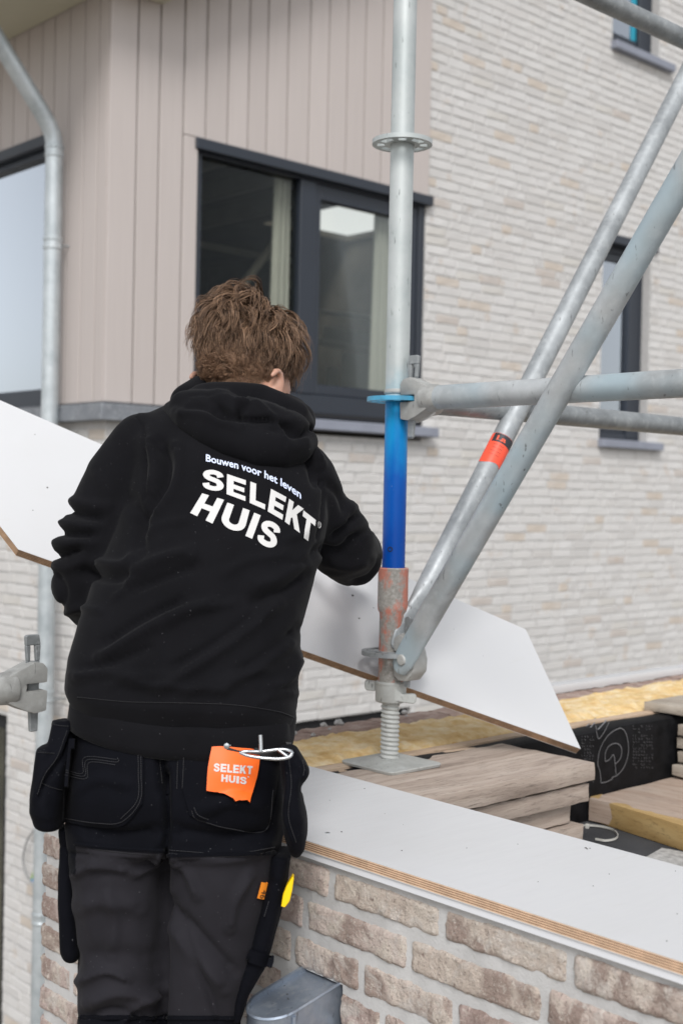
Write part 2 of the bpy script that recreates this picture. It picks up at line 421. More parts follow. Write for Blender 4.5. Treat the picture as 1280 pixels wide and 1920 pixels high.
# zinc flashing under the cladding, mitred at the corner
fl = MB(); d = .045
for z0, z1, dd in ((ZF-.085, ZF, d), (ZF, ZF+.010, .010)):  # thin upper layer is the shadow line over the flashing, painted black
    fl.prism([(4.11,Y0-dd,z0),(X0-dd,Y0-dd,z0),(X0-dd,11.98,z0),(X0+.05,11.98,z0),(X0+.05,Y0+.04,z0),(4.11,Y0+.04,z0)][::-1], (0,0,z1-z0), 0 if dd > .02 else 1)
fl.build('flashing', [M['zinc'], M['black_frame_gap_shade']], house, bevel=.003)
# eaves: soffit along the front, returning a little on the gable, then the verge climbing
so = MB(); so.prism([(X0-.75,Y0-.28,SOF),(3.862,Y0-.28,SOF),(3.862,Y0-.003,SOF),(X0-.003,Y0-.003,SOF),(X0-.003,9.5,SOF),(X0-.75,9.5,SOF)], (0,0,.2))
so.build('soffit', M['soffit'], house, bevel=.004)
vg = MB(); vg.prism([(3.866,Y0-.003,SOF+.02),(3.866,Y0-.003,SOF+.2),(7.5,Y0-.003,SOF+2.4),(7.5,Y0-.003,SOF+2.22)], (0,-.26,0))
vg.build('verge', M['soffit'], house)
gut = MB(); gut.tube([(X0-.82, Y0-.3, SOF+.12),(X0-.82, 9.5, SOF+.12)], .065, 14); gut.build('gutter', M['pipe'], house, smooth=50)

# glass and frames
def glass(name, tintc, gloss, rough=.0):
    m = NT(name); t = m.t; t.nodes.remove(m.b); out = t.nodes['Material Output']
    tr = m.n('ShaderNodeBsdfTransparent'); tr.inputs['Color'].default_value = (*tintc, 1)
    gl = m.n('ShaderNodeBsdfGlossy'); gl.inputs['Roughness'].default_value = rough; gl.inputs['Color'].default_value = (.86,.92,1,1)
    lw = m.n('ShaderNodeFresnel'); lw.inputs['IOR'].default_value = 1.45
    mul = m.n('ShaderNodeMath', operation='MULTIPLY'); mul.inputs[1].default_value = gloss; m.l(lw.outputs[0], mul.inputs[0])
    mx = m.n('ShaderNodeMixShader'); m.l(mul.outputs[0], mx.inputs[0]); m.l(tr.outputs[0], mx.inputs[1]); m.l(gl.outputs[0], mx.inputs[2]); m.l(mx.outputs[0], out.inputs[0])
    return m.mat
M['glass'] = glass('window_glass', (.84,.84,.80), .2)
M['glass_sky'] = glass('mirroring_window_glass', (.80,.84,.87), 8.)
M['curtain'] = plain('pale_curtain', srgb(196,199,198), .9, 0, .06, 3)
M['reflection_blind'] = plain('pale_reflection_blind', srgb(215,221,230), .9, 0, .03, 2)
M['room'] = plain('bare_room', (.14,.128,.105), .9, 0, .7, 1.6)
M['rail_joist_grey'] = plain('grey_rail_joist', (.5,.49,.46), .6)

def frame_x(m, x0, x1, z0, z1, y0, y1, t, tb=None, tt=None, mi=0):
    tb = tb or t; tt = tt or t
    m.box((x0,y0,z0),(x0+t,y1,z1),mi); m.box((x1-t,y0,z0),(x1,y1,z1),mi)
    m.box((x0+t,y0+.001,z0),(x1-t,y1-.001,z0+tb),mi); m.box((x0+t,y0+.001,z1-tt),(x1-t,y1-.001,z1),mi)
# the large gable window
w = link('window', bpy.data.meshes.new('window'), [M['anthracite'], M['black_frame_gap_shade']], house)
m = MB(); frame_x(m, 4.11, 5.93, ZF, 1.923, Y0+.035, Y0+.11, .055, .15, .075)
m.box((4.876,Y0+.030,ZF+.15),(4.995,Y0+.11,1.848))
frame_x(m, 4.998, 5.872, ZF+.152, 1.846, Y0+.045, Y0+.10, .05, .06, .09)
m.box((4.09,Y0-.018,1.862),(5.955,Y0+.03,1.9235)); m.box((4.11,Y0+.02,ZF+.012),(5.93,Y0+.034,ZF+.045),1)  # last strip is the shadow line at the frame bottom, painted black
o_ = m.mesh('window', bevel=.004); w.data = o_; o_.materials.append(M['anthracite']); o_.materials.append(M['black_frame_gap_shade'])
for a, b, z0, z1 in ((4.165,4.876,ZF+.15,1.848),(5.048,5.822,ZF+.212,1.756)):
    q = MB(); q.box((a,Y0+.07,z0),(b,Y0+.078,z1)); q.build('pane', M['glass'], w)
    q = MB(); q.grid(lambda u, t, b=b, z0=z0, z1=z1: (b-(.10 if b < 5 else .22)-.03*(1-t)+.135*u*(1-.25*t), Y0+.15+.022*math.sin(u*17), z0-.05+(z1-z0+.1)*t), 24, 6)
    q.build('curtain', M['curtain'], w, fix=False, smooth=180)
q = MB(); q.box((4.09,Y0-.065,ZF-.062),(6.0,Y0+.05,ZF-.003)); q.build('sill', M['sill'], w, bevel=.004)
for x in (4.8, 5.55):
    q = MB(); q.box((x, Y0-.066, ZF-.0615),(x+.004, Y0-.0645, ZF-.004)); q.build('sill_joint', M['black_frame_gap_shade'], w)
# the room behind it, with an added ceiling opening that imitates sky reflected in the glass
rm = MB(); a, b = (3.75, Y0+.22, -.1), (7.72, 10.4, 2.25)
rm.box(a, (b[0], b[1], a[2]+.02)); rm.box((a[0],b[1],a[2]),(b[0],b[1]+.05,b[2]))
rm.box((a[0]-.05,a[1],a[2]),(a[0],b[1],b[2])); rm.box((b[0],a[1],a[2]),(b[0]+.05,b[1],b[2]))
sk = (on_z(607,420,2.25), on_z(702,420,2.25), on_z(650,392,2.25), on_z(650,452,2.25)); sx0, sx1, sy0, sy1 = sk[0].x, sk[1].x, sk[2].y, sk[3].y; sx0, sx1 = min(sx0,sx1), max(sx0,sx1); sy0, sy1 = min(sy0,sy1), max(sy0,sy1); sx0, sx1, sy0, sy1 = 6.7, 7.68, sy0-.35, min(sy1, 8.65)
for p in (((a[0],a[1]),(b[0],sy0)), ((a[0],sy1),(b[0],b[1])), ((a[0],sy0),(sx0,sy1)), ((sx1,sy0),(b[0],sy1))):
    rm.box((*p[0],b[2]), (*p[1],b[2]+.05))
rm.build('room', M['room'], house)
pr = MB(); pr.tube([at(436,560,8.6), at(552,405,8.9)], .03, 10); pr.tube([at(360,455,9.2), at(570,495,9.8)], .025, 10)  # added tubes imitating scaffold reflected in the glass
pr.tube([at(600,640,10), at(735,665,10.5)], .03, 10); pr.tube([at(600,585,10), at(735,600,10.5)], .02, 10)
for k in range(5): pr.box((3.9+.55*k, Y0+.3, 2.13), (3.97+.55*k, 10.3, 2.249))
pr.build('rail_reflection_and_joist', M['rail_joist_grey'], house, smooth=50)
q = MB()
for px0, px1, py0, py1, d in ((606,700,618,650,10.2),(640,690,664,742,10.0),(612,632,690,745,10.4),(520,548,500,540,9.5),(400,470,600,640,10.6)):
    c_ = at((px0+px1)/2,(py0+py1)/2,d); q.box((c_.x-(px1-px0)*d/FPX*.65, c_.y-.01, c_.z-(py1-py0)*d/FPX/2),(c_.x+(px1-px0)*d/FPX*.65, c_.y+.01, c_.z+(py1-py0)*d/FPX/2))
q.build('reflection_sheet', plain('pale_reflection_sheet', (.42,.43,.42), .9, 0, .15, 3), house)  # added pale sheets imitating bright patches reflected in the panes
# narrow windows in the brick
def narrow(x0, x1, z0, z1, reflection_blind_z, film):
    w = MB(); frame_x(w, x0, x1, z0, z1, BY+.07, BY+.14, .05, .06, .06); frame_x(w, x0+.052, x1-.052, z0+.062, z1-.062, BY+.08, BY+.13, .06)
    w.box((x1-.18,BY+.062,z0+.02),(x1-.052,BY+.14,z1-.02))
    w = w.build('window', M['anthracite'], house, bevel=.004)
    q = MB(); q.box((x0+.11,BY+.10,z0+.12),(x1-.18,BY+.106,z1-.12)); q.build('pane', M['glass_sky'], w)
    q = MB(); q.box((x0+.06,BY+.142,z0+.06),(x1-.06,BY+.15,reflection_blind_z)); q.build('reflection_blind', M['reflection_blind'] if film else M['curtain'], w)  # added pale sheet behind the pane, imitating its light reflection
    q = MB(); q.box((x0,BY+.19,z0),(x1,BY+.5,z1)); q.build('niche', M['room'], w)
    q = MB(); q.box((x0-.02,BY-.06,z0-.062),(x1+.15,BY+.07,z0-.003)); q.build('sill', M['sill'], w, bevel=.004)
    if film:
        q = MB(); q.box((x1-.235,BY+.09,z0+.12),(x1-.182,BY+.099,z1-.12)); q.build('protective_film', plain('turquoise_film', srgb(40,150,175), .4), w)
    else:
        q = MB(); q.box((x0-.03,BY-.03,z1-.01),(x1+.06,BY+.07,z1+.05)); q.build('lintel', M['anthracite'], w)
    return w
narrow(7.838, 8.46, .462, 1.94, 1.45, False)
narrow(7.89, 8.50, 3.42, 4.9, 4.8, True)
# dark ground floor windows
q = MB(); frame_x(q, 4.30, 5.885, -3.6, -1.345, BY+.03, BY+.12, .09, .09, .14); w = q.build('window', M['black_frame_gap_shade'], house, bevel=.004)
q = MB(); q.box((4.39,BY+.07,-3.51),(5.795,BY+.078,-1.485)); q.build('pane', M['glass'], w)
q = MB(); q.box((4.3,BY+.2,-3.6),(5.885,BY+.6,-1.345)); q.build('niche', M['room'], w)
def frame_y(m, y0, y1, z0, z1, x0, x1, t, tb, tt):
    m.box((x0,y0,z0),(x1,y0+t,z1)); m.box((x0,y1-t,z0),(x1,y1,z1)); m.box((x0+.001,y0+t,z0),(x1-.001,y1-t,z0+tb)); m.box((x0+.001,y0+t,z1-tt),(x1-.001,y1-t,z1))
q = MB(); frame_y(q, 6.67, 9.0, -3.4, -1.31, BX+.03, BX+.12, .09, .09, .09); w = q.build('window', M['black_frame_gap_shade'], house, bevel=.004)
q = MB(); q.box((BX+.07,6.76,-3.31),(BX+.078,8.9,-1.4)); q.build('pane', M['glass'], w)
q = MB(); q.box((BX+.2,6.67,-3.4),(BX+.6,9,-1.31)); q.build('niche', M['room'], w)
# first floor front window, its glass full of sky
q = MB(); frame_y(q, 6.23, 8.6, ZF, 1.945, X0+.03, X0+.11, .06, .11, .10); q.box((X0-.02,6.21,1.885),(X0+.025,8.62,1.9455))
w = q.build('window', M['anthracite'], house, bevel=.004)
q = MB(); q.box((X0+.07,6.29,ZF+.11),(X0+.078,8.54,1.845)); q.build('pane', M['glass_sky'], w)
q = MB(); q.box((X0+.100,6.2,ZF),(X0+.106,8.62,1.95)); q.build('reflection_blind', M['reflection_blind'], w)  # pale blind set close to the glass to brighten its sky reflection
q = MB(); q.grid(lambda u, t: (X0+.09+.006*math.sin(u*14), 7.28+.2*u, ZF+.05+1.45*t), 16, 2); q.build('curtain', M['curtain'], w, fix=False, smooth=180)
# downpipe on the front: slanting piece, bend, straight run with sockets and brackets
dp = link('downpipe', bpy.data.meshes.new('downpipe'), None, house)
PXx, R_ = X0-.085, .046; bend = on_x(103, 250, PXx); PY = bend.y; zb_ = bend.z
tt = min(range(40, 420), key=lambda t: abs(on_x(103-t, 243-1.62*t, X0-.70).z-2.70)); hi_ = on_x(103-tt, 243-1.62*tt, X0-.70)
bp = Vector((PXx, PY, zb_)); dd_ = (Vector(hi_)-bp).normalized()
path = [Vector(hi_), bp+dd_*.13, bp+dd_*.06-Vector((0,0,.005)), bp+dd_*.02-Vector((0,0,.022)), Vector((PXx,PY,zb_-.06)), Vector((PXx,PY,zb_-.12)), Vector((PXx, PY, GZ))]
m = MB(); m.tube(path, R_, 20); dp.data = m.mesh('downpipe', smooth=40); dp.data.materials.append(M['pipe'])
for z in (on_x(103,278,PXx).z, on_x(103,450,PXx).z, on_x(88,1300,PXx).z, on_x(78,1715,PXx).z):
    q = MB(); q.lathe((PXx,PY,z), [(.0465,-.05),(.051,-.045),(.051,-.035),(.048,-.03),(.048,-.005),(.051,0),(.051,.012),(.0465,.016)], 20); q.build('socket', M['pipe'], dp, smooth=30)
for z in (on_x(103,458,PXx).z, on_x(88,1312,PXx).z, on_x(78,1727,PXx).z):
    q = MB(); q.tube([(PXx,PY,z),(X0+.03,PY-.03,z)], .005, 8); q.build('bracket', M['galv_dark'], dp)
rf = MB(); rf.prism([(X0-.85,Y0-.3,SOF+.205),(7.0,Y0-.3,SOF+2.35),(7.0,Y0-.3,SOF+2.47),(X0-.85,Y0-.3,SOF+.30)], (0,1.2,0)); rf.build('roof', M['roof'], house)  # gap before the next slab keeps the added ceiling opening clear
rf = MB(); rf.prism([(X0-.85,Y0+3.05,SOF+.205),(7.0,Y0+3.05,SOF+2.35),(7.0,Y0+3.05,SOF+2.47),(X0-.85,Y0+3.05,SOF+.30)], (0,4.2,0)); rf.build('roof', M['roof'], house)
# loose electric cable hanging out of the front wall
cab = empty('cable', 'thin grey cable with green and blue wire ends hanging from brick wall', 'cable', loc=on_x(50,1560,BX))
cp = [on_x(68,1552,BX-.02), on_x(52,1575,BX-.04), on_x(44,1610,BX-.05), on_x(50,1640,BX-.05), on_x(60,1652,BX-.05)]
q = MB(); q.tube([Vector(p) for p in catmull(cp, 6)], .006, 8); q.build('sheath', plain('grey_cable', (.25,.25,.25)), cab, smooth=60)
for px, py, col in ((66,1620,(.35,.6,.05)), (70,1640,(.05,.25,.6)), (66,1655,(.05,.3,.65))):
    q = MB(); q.tube([on_x(60,1650,BX-.05), on_x(px-2,(py+1650)/2,BX-.06), on_x(px,py,BX-.05)], .006, 8); q.build('wire', plain('wire', col, .4), cab)
base(cab, on_x(68,1552,BX-.02))
# ------------------------------------------------------------------ GARAGE
XG, YC, ZR = 1.300, 2.262, -.772     # front brick face, outer corner, flat roof
garage = empty('garage', 'brick garage with unfinished flat roof edge beside the worker', 'garage')

nb = NT('handmade_brick'); v = nb.pos(); tint = nb.attr('tint')
n1 = nb.noise(v, 17, 7, .7, .6); n2 = nb.noise(v, 60, 6, .75, .3); n3 = nb.noise(v, 210, 4, .75); n4 = nb.noise(v, 9, 4, .6, .5)
c = nb.mix(nb.val(n1, .47, .60, 0, .9), tint, (.68,.60,.52))
c = nb.mix(nb.val(n4, .50, .58, 0, .8), c, (.33,.24,.205))
c = nb.mix(nb.val(n2, .56, .64, 0, .8), c, (.74,.68,.61))
c = nb.mix(nb.val(n2, .44, .34, 0, .75), c, (.25,.175,.15))
c = nb.mix(nb.val(n3, .58, .66, 0, .7), c, (.19,.145,.125))
c = nb.mix(nb.val(n3, .42, .34, 0, .6), c, (.70,.64,.57))
n5 = nb.noise(v, 13, 6, .7, 1.0)
c = nb.mix(nb.val(n5, .53, .62, 0, .6), c, (.68,.635,.59))
nb.set(c, .92)
h = nb.n('ShaderNodeMath', operation='ADD'); nb.l(n2, h.inputs[0]); nb.l(n3, h.inputs[1])
nb.bump(h.outputs[0], 1.0, .006); M['brick_near'] = nb.mat
mm = NT('rough_grey_mortar'); v = mm.pos(); n1 = mm.noise(v, 14, 5, .6); n2 = mm.noise(v, 220, 4, .65)
c = mm.ramp(n1, [(.3, (.44,.435,.43)), (.55, (.51,.505,.50)), (.8, (.57,.565,.56))])
mm.set(mm.mix(mm.val(n2, .60, .74, 0, .3), c, (.30,.285,.27)), .95); mm.bump(n2, .5, .003); M['mortar_near'] = mm.mat

def near_brick_mesh(L, H, seed, tint):
    """face towards -X, local origin at the centre of the face; edges worn, arrises uneven"""
    r = np.random.default_rng(seed); nu, nv = 44, 10; dep = .03
    off = Vector(r.uniform(-50, 50, 3))
    def f(u, t):
        y = (u-.5)*L; z = (t-.5)*H
        eu = min(u, 1-u)*L; ev = min(t, 1-t)*H
        wob = .0035*noise.noise(Vector((y*22, z*22, 0))+off)
        if u in (0, 1): y += .0030*noise.noise(Vector((0, z*45, u*9))+off)+.0016*noise.noise(Vector((0, z*130, u*9))+off)
        if t in (0, 1): z += .0024*noise.noise(Vector((y*17, 4, t*9))+off)+.0016*noise.noise(Vector((y*90, 7, t*9))+off)+.0010*noise.noise(Vector((y*210, 7, t*9))+off)
        rnd = .004*max(0, 1-eu/.004)**2 + .004*max(0, 1-ev/.004)**2
        x = -.0025*noise.noise(Vector((y*40, z*40, 3))+off) - .002*noise.noise(Vector((y*110, z*110, 5))+off) + rnd + wob*.4
        return (x, y, z)
    m = MB(); m.grid(f, nu, nv, flip=True)
    w = nu+1; ring = [i for i in range(w)]+[j*w+nu for j in range(1, nv+1)]+[nv*w+i for i in range(nu-1, -1, -1)]+[j*w for j in range(nv-1, 0, -1)]
    k = len(m.v); m.v += [(dep, m.v[i][1], m.v[i][2]) for i in ring]; n = len(ring)
    m.f += [(ring[i], ring[(i+1) % n], k+(i+1) % n, k+i) for i in range(n)]; m.m += [0]*n
    me = m.mesh('brick', smooth=55)
    a = me.attributes.new('tint', 'FLOAT_COLOR', 'POINT'); a.data.foreach_set('color', np.tile((*tint, 1.), len(me.vertices)).astype(np.float32))
    me.materials.append(M['brick_near']); return me
NT_ = [tuple(min(.72, x*1.1) for x in t) for t in [(.56,.455,.405),(.53,.425,.385),(.60,.51,.45),(.48,.375,.345),(.58,.485,.435),(.55,.465,.40)]]
NSTR = [near_brick_mesh(.208, .0450, 300+i, NT_[i % 6]) for i in range(12)]
NHED = [near_brick_mesh(.098, .0450, 340+i, NT_[(i*2+1) % 6]) for i in range(6)]

# mortar bed of the front wall, lumpy and smeared close to the brick faces
HW, HW2 = on_x(633,1848,XG), on_x(563,1816,XG); HF, HF2 = on_y(556,1896,HW.y), on_y(480,1866,HW2.y)
HY0, HY1, HZ = HW.y-.004, HW2.y+.004, max(HW.z, HW2.z)+.004
def hopper_hole(y, z): return HY0 < y < HY1 and z < HZ
def mort(u, t):
    y = YC-.004 - u*2.06; z = -.5605 - t*.84
    p = Vector((y*26, z*26, 1)); d = .0032+.0018*noise.noise(p)+.0009*noise.noise(p*3.1)
    return (XG+d, y, z)
nw = MB(); nu, nv = 260, 106
nw.grid(mort, nu, nv)
keep = [f for f in nw.f if not hopper_hole(sum(nw.v[i][1] for i in f)/4, sum(nw.v[i][2] for i in f)/4)]
nw.f = keep; nw.m = [0]*len(keep)
nw.box((XG+.022, .2, -1.40), (XG+.1, HY0, -.562)); nw.box((XG+.022, HY1, -1.40), (XG+.1, YC-.005, -.562)); nw.box((XG+.022, HY0, HZ), (XG+.1, HY1, -.562)); nw.box((XG+.06,HY0,-1.4),(XG+.1,HY1,HZ))
nw.box((XG+.012, .2, GZ), (XG+.1, YC-.005, -1.4005))
nwall = nw.build('front_wall', M['mortar_near'], garage, fix=False, smooth=180)
ROWS = {1: [.30,.522,.744,.968,1.187,1.414,1.62,1.84], 2: [.35,.56,.79,1.008,1.250,1.473,1.585,1.80], 3: [.40,.62,.84,.945,1.158,1.346,1.50,1.61,1.83],
        4: [.33,.55,.77,.99,1.195,1.30,1.52,1.74,1.85]}
rr = random.Random(11)
for k in range(1, 14):
    zb = -.6100-.0617*(k-1); zc = zb+.0225
    if k in ROWS: js = list(ROWS[k])
    else:
        a = .30+rr.uniform(0,.2); js = []
        while a < 1.9: js.append(a); a += .220 if rr.random() < .75 else .110
    end = YC+.002
    last = end-(.098 if k % 2 else .208)-.012
    js = [j for j in js if j < last-.07]+[last, end+.012]
    for a, b in zip(js[:-1], js[1:]):
        a2, b2 = a+.006, b-.006
        if hopper_hole((a2+b2)/2, zc) or (zc < HZ+.01 and b2 > HY0 and a2 < HY1):
            if a2 < HY0-.03 and b2 > HY0: b2 = HY0-.002
            elif b2 > HY1+.03 and a2 < HY1: a2 = HY1+.004
            else: continue
        L = b2-a2
        if L < .03: continue
        me = rr.choice(NSTR if L > .14 else NHED)
        o = bpy.data.objects.new('brick', me); COL.objects.link(o); o.parent = nwall
        o.location = (XG-.0005+rr.uniform(-.0015,.0012), (a2+b2)/2, zc+(.0 if k > 1 else -.002)+rr.uniform(-.001,.001))
        o.scale = (1, L/(.208 if L > .14 else .098), 1 if k > 1 else .93)
        if rr.random() < .5: o.rotation_euler.x = math.pi; 
        o.rotation_euler.z = rr.uniform(-.006,.006)
# far side wall and its open top: brick, foam, lath, membrane upstand
sw = MB(); sw.box((XG+.03, 2.172, GZ), (5.6, YC-.004, -.574)); swall = sw.build('side_wall', M['mortar_near'], garage)
bt = NT('brick_top'); v = bt.pos((1,2.2,1)); n1 = bt.noise(v, 16, 6, .65); n2 = bt.noise(v, 90, 5, .7)
bt.set(bt.mix(bt.val(n2, .5, .7, 0, .6), bt.ramp(n1, [(.3,(.26,.175,.145)),(.5,(.40,.29,.245)),(.72,(.50,.41,.36))]), (.22,.15,.125)), .95); bt.bump(n2, .7, .004); M['brick_top'] = bt.mat
tb = []
for s in range(5):
    q = MB(); of = Vector((s*9.1, 2, 4))
    q.grid(lambda u, t: (-.105+.21*u+.002*noise.noise(Vector((u*3,t*3,1))+of), -.047+.094*t+.003*noise.noise(Vector((u*6,t*2,2))+of), .0035*noise.noise(Vector((u*7,t*3,3))+of)+.002*noise.noise(Vector((u*20,t*9,3))+of)-.006*(max(0,1-min(t,1-t)*9))**2), 14, 8)
    w = 15; ring = [i for i in range(w)]+[j*w+14 for j in range(1, 9)]+[8*w+i for i in range(13, -1, -1)]+[j*w for j in range(7, 0, -1)]
    k = len(q.v); q.v += [(q.v[i][0], q.v[i][1], -.05) for i in ring]; n = len(ring); q.f += [(ring[(i+1) % n], ring[i], k+i, k+(i+1) % n) for i in range(n)]; q.m += [0]*n
    me = q.mesh('brick', smooth=60); me.materials.append(M['brick_top']); tb.append(me)
x = XG+.12; i = 0
while x < 4.9:
    o = bpy.data.objects.new('brick', tb[(i*3) % 5]); COL.objects.link(o); o.parent = swall
    o.location = (x, 2.216, -.553+rr.uniform(-.003,.003)); o.rotation_euler.z = rr.choice((0, math.pi))+rr.uniform(-.02,.02); x += .217; i += 1
fo = NT('sprayed_foam'); v = fo.pos(); n1 = fo.noise(v, 18, 6, .6); n2 = fo.noise(v, 60, 5, .6)
c = fo.ramp(n1, [(.28,(.56,.34,.12)),(.48,(.74,.54,.27)),(.7,(.84,.72,.50))])
geo = fo.n('ShaderNodeNewGeometry'); sx = fo.n('ShaderNodeSeparateXYZ'); fo.l(geo.outputs['True Normal'], sx.inputs[0])
fo.set(fo.mix(fo.val(n2, .48, .62, 0, .35), c, (.62,.40,.15)), .8); fo.bump(n2, .5, .006)
fo.b.inputs['Subsurface Weight'].default_value = .15; fo.b.inputs['Subsurface Radius'].default_value = (.02,.012,.004); M['foam'] = fo.mat
fs = plain('foam_skin', (.62,.335,.075), .5, 0, .22, 9, .3, 40)
def foam(u, t):
    x = XG+.13+u*3.4; y = 1.930+t*.222; p = Vector((x*9, y*14, 0))
    z = -.546+.006*noise.noise(p)+.009*abs(noise.noise(p*2.3))+.005*noise.noise(p*5)
    z += max(0, min(1, (x-2.75)*2))*(.004+.014*abs(noise.noise(Vector((x*7,y*9,3)))))
    z -= .012*max(0, 1-min(t*6, (1-t)*9, 1)); return (x, y+(.006*noise.noise(Vector((x*14,1,1))) if t == 0 else 0), z)
q = MB(); q.grid(foam, 340, 26); w = 341
k = len(q.v); row = list(range(w)); q.v += [(q.v[i][0], q.v[i][1]-.004+.003*math.sin(q.v[i][0]*40), -.562) for i in row]
q.f += [(k+i, k+i+1, row[i+1], row[i]) for i in range(w-1)]; q.m += [1]*(w-1)
q.build('insulation', [M['foam'], fs], garage, fix=False, smooth=70)
q = MB(); q.box((XG+.12, 1.93, -.78), (4.75, 2.17, -.563)); q.build('cavity', M['mortar_near'], garage)

def wood(name, axis, lo, mid, hi, rough=.75, scale=1.0, bump=.35, knots=True):
    m = NT(name); sc = [9, 9, 9]; sc['xyz'.index(axis)] = .8
    oi = m.n('ShaderNodeObjectInfo'); tc = m.n('ShaderNodeTexCoord'); ad = m.n('ShaderNodeVectorMath', operation='ADD')
    mu = m.n('ShaderNodeVectorMath', operation='SCALE'); mu.inputs['Scale'].default_value = 13
    cx = m.n('ShaderNodeCombineXYZ'); m.l(oi.outputs['Random'], cx.inputs[0]); m.l(oi.outputs['Random'], cx.inputs[1]); m.l(cx.outputs[0], mu.inputs[0])
    g = m.n('ShaderNodeNewGeometry'); m.l(g.outputs['Position'], ad.inputs[0]); m.l(mu.outputs[0], ad.inputs[1])
    mp = m.n('ShaderNodeMapping'); mp.inputs['Scale'].default_value = sc; m.l(ad.outputs[0], mp.inputs['Vector'])
    n1 = m.noise(mp.outputs[0], 2.6*scale, 6, .62, .8); n2 = m.noise(mp.outputs[0], 24*scale, 5, .75); n3 = m.noise(ad.outputs[0], 6, 4)
    c = m.ramp(n1, [(.28, lo), (.5, mid), (.72, hi)])
    c = m.mix(m.val(n2, .54, .68, 0, .75), c, tuple(x*.5 for x in lo)); c = m.mix(m.val(n3, .5, .75, 0, .45), c, tuple(x*.8 for x in hi))
    m.set(c, rough); m.bump(n2, bump, .003); return m.mat
M['old_wood_x'] = wood('weathered_wood', 'x', (.22,.168,.135), (.42,.34,.285), (.55,.47,.405), bump=.6)
M['old_wood_y'] = wood('weathered_plank', 'y', (.27,.225,.18), (.39,.335,.275), (.48,.43,.365))
M['pine'] = wood('fresh_pine', 'y', (.40,.25,.09), (.52,.35,.15), (.60,.43,.20), .6, .8, .15)
M['pale_wood_x'] = wood('pale_lath', 'x', (.44,.31,.205), (.54,.40,.285), (.60,.48,.365), .8)
M['pink_wood'] = wood('worn_formwork_board', 'y', (.36,.26,.20), (.46,.355,.285), (.52,.43,.36), .8)
def rough_box(name, a, b, mat, parent=None, amp=.0025, warp=.004, seed=0, seg=(24,8,3), worn=0.0):
    """plank: box with uneven arrises and a slight warp"""
    a, b = Vector(a), Vector(b); o = Vector((seed*3.7, seed*1.3, seed)); m = bpy.data.meshes.new(name); bm = bmesh.new()
    bmesh.ops.create_cube(bm, size=1)
    long = 0 if b.x-a.x > b.y-a.y else 1
    def cuts(ax, n):
        es = [e for e in bm.edges if abs((e.verts[1].co-e.verts[0].co)[ax]) > .9*max(abs((e.verts[1].co-e.verts[0].co)[i]) for i in range(3)) and abs((e.verts[1].co-e.verts[0].co)[ax]) > .5]
        bmesh.ops.subdivide_edges(bm, edges=es, cuts=n, use_grid_fill=True)
    n = [seg[0] if i == long else seg[1] for i in range(2)]+[seg[2]]
    for ax in range(3): cuts(ax, n[ax])
    for vv in bm.verts:
        u = vv.co+Vector((.5,.5,.5)); p = Vector((a.x+(b.x-a.x)*u.x, a.y+(b.y-a.y)*u.y, a.z+(b.z-a.z)*u.z))
        edge = sum(1 for i in range(3) if u[i] < .001 or u[i] > .999)
        d = Vector((noise.noise(p*30+o), noise.noise(p*30+o+Vector((9,0,0))), noise.noise(p*30+o+Vector((0,9,0)))))*amp
        if edge > 1:
            d *= 1.3; d -= Vector(((u.x-.5), (u.y-.5), (u.z-.5)))*.0028*(1+worn)
        p.z += warp*noise.noise(Vector((p.x*2.2, p.y*2.2, seed*5.0)))
        vv.co = p+d
    bm.to_mesh(m); bm.free(); m.shade_smooth(); m.set_sharp_from_angle(angle=math.radians(32))
    return link(name, m, mat, parent)
rough_box('lath', (XG+.13, 1.893, -.60), (4.7, 1.926, -.552), M['pale_wood_x'], garage, .001, .002, 3, (60,2,2))
M['membrane'] = plain('black_membrane', (.008,.008,.009), .6, 0, .5, 30, .35, 120, .12)
M['membrane_print'] = plain('grey_print', (.22,.22,.23), .7)
up = MB()
prof = [(1.834,ZR),(1.834,-.572),(1.838,-.560),(1.846,-.5555),(1.880,-.5545),(1.891,-.557),(1.891,ZR)]
ups = [[(x, y+.0015*math.sin(x*23+z*40), z+.0012*math.sin(x*17)) for y, z in prof] for x in np.linspace(XG+.40, 4.6, 60)]
up.loft(ups); ust = up.build('roof_upstand', M['membrane'], garage, smooth=40)
# printed mark on the upstand: ring, hook and dotted grid, drawn in thin flat lines
def flat_line(pts, wd, y):
    m = MB(); P = [Vector(p) for p in pts]
    for i in range(len(P)-1):
        t = (P[i+1]-P[i]).normalized(); s = Vector((t.z,0,-t.x))*wd/2
        m.add([P[i]-s, P[i+1]-s, P[i+1]+s, P[i]+s], [(0,1,2,3)])
    return m
def up_pt(px, py, y=1.8315): p = on_y(px, py, y); return (p.x, y, p.z)
strokes = [[(1163,1365),(1150,1370),(1135,1384),(1123,1408),(1120,1432),(1124,1447),(1126,1468)],[(1126,1468),(1136,1466),(1148,1460)],
           [(1146,1458),(1158,1452),(1170,1436),(1177,1412),(1176,1388),(1170,1370),(1160,1364)],
           [(1134,1428),(1134,1412),(1140,1400),(1150,1394),(1160,1396),(1165,1408),(1161,1424),(1153,1432)],[(1134,1428),(1142,1424),(1150,1416),(1154,1452)],
           [(1116,1360),(1121,1385),(1132,1372),(1142,1352)]]
pm = MB()
for s in strokes:
    f = flat_line([up_pt(*p) for p in catmull(s, 4)], .0016, 0); pm.add(f.v, f.f)
rg = random.Random(4)
for gx0, gx1, gy0, gy1 in ((1090,1112,1380,1470),(1186,1226,1360,1440)):
    for px in range(gx0, gx1, 5):
        for py in range(gy0, gy1, 6):
            if rg.random() < .75:
                f = flat_line([up_pt(px, py), up_pt(px+rg.choice((0,2)), py+rg.choice((3,2)))], .0008, 0); pm.add(f.v, f.f)
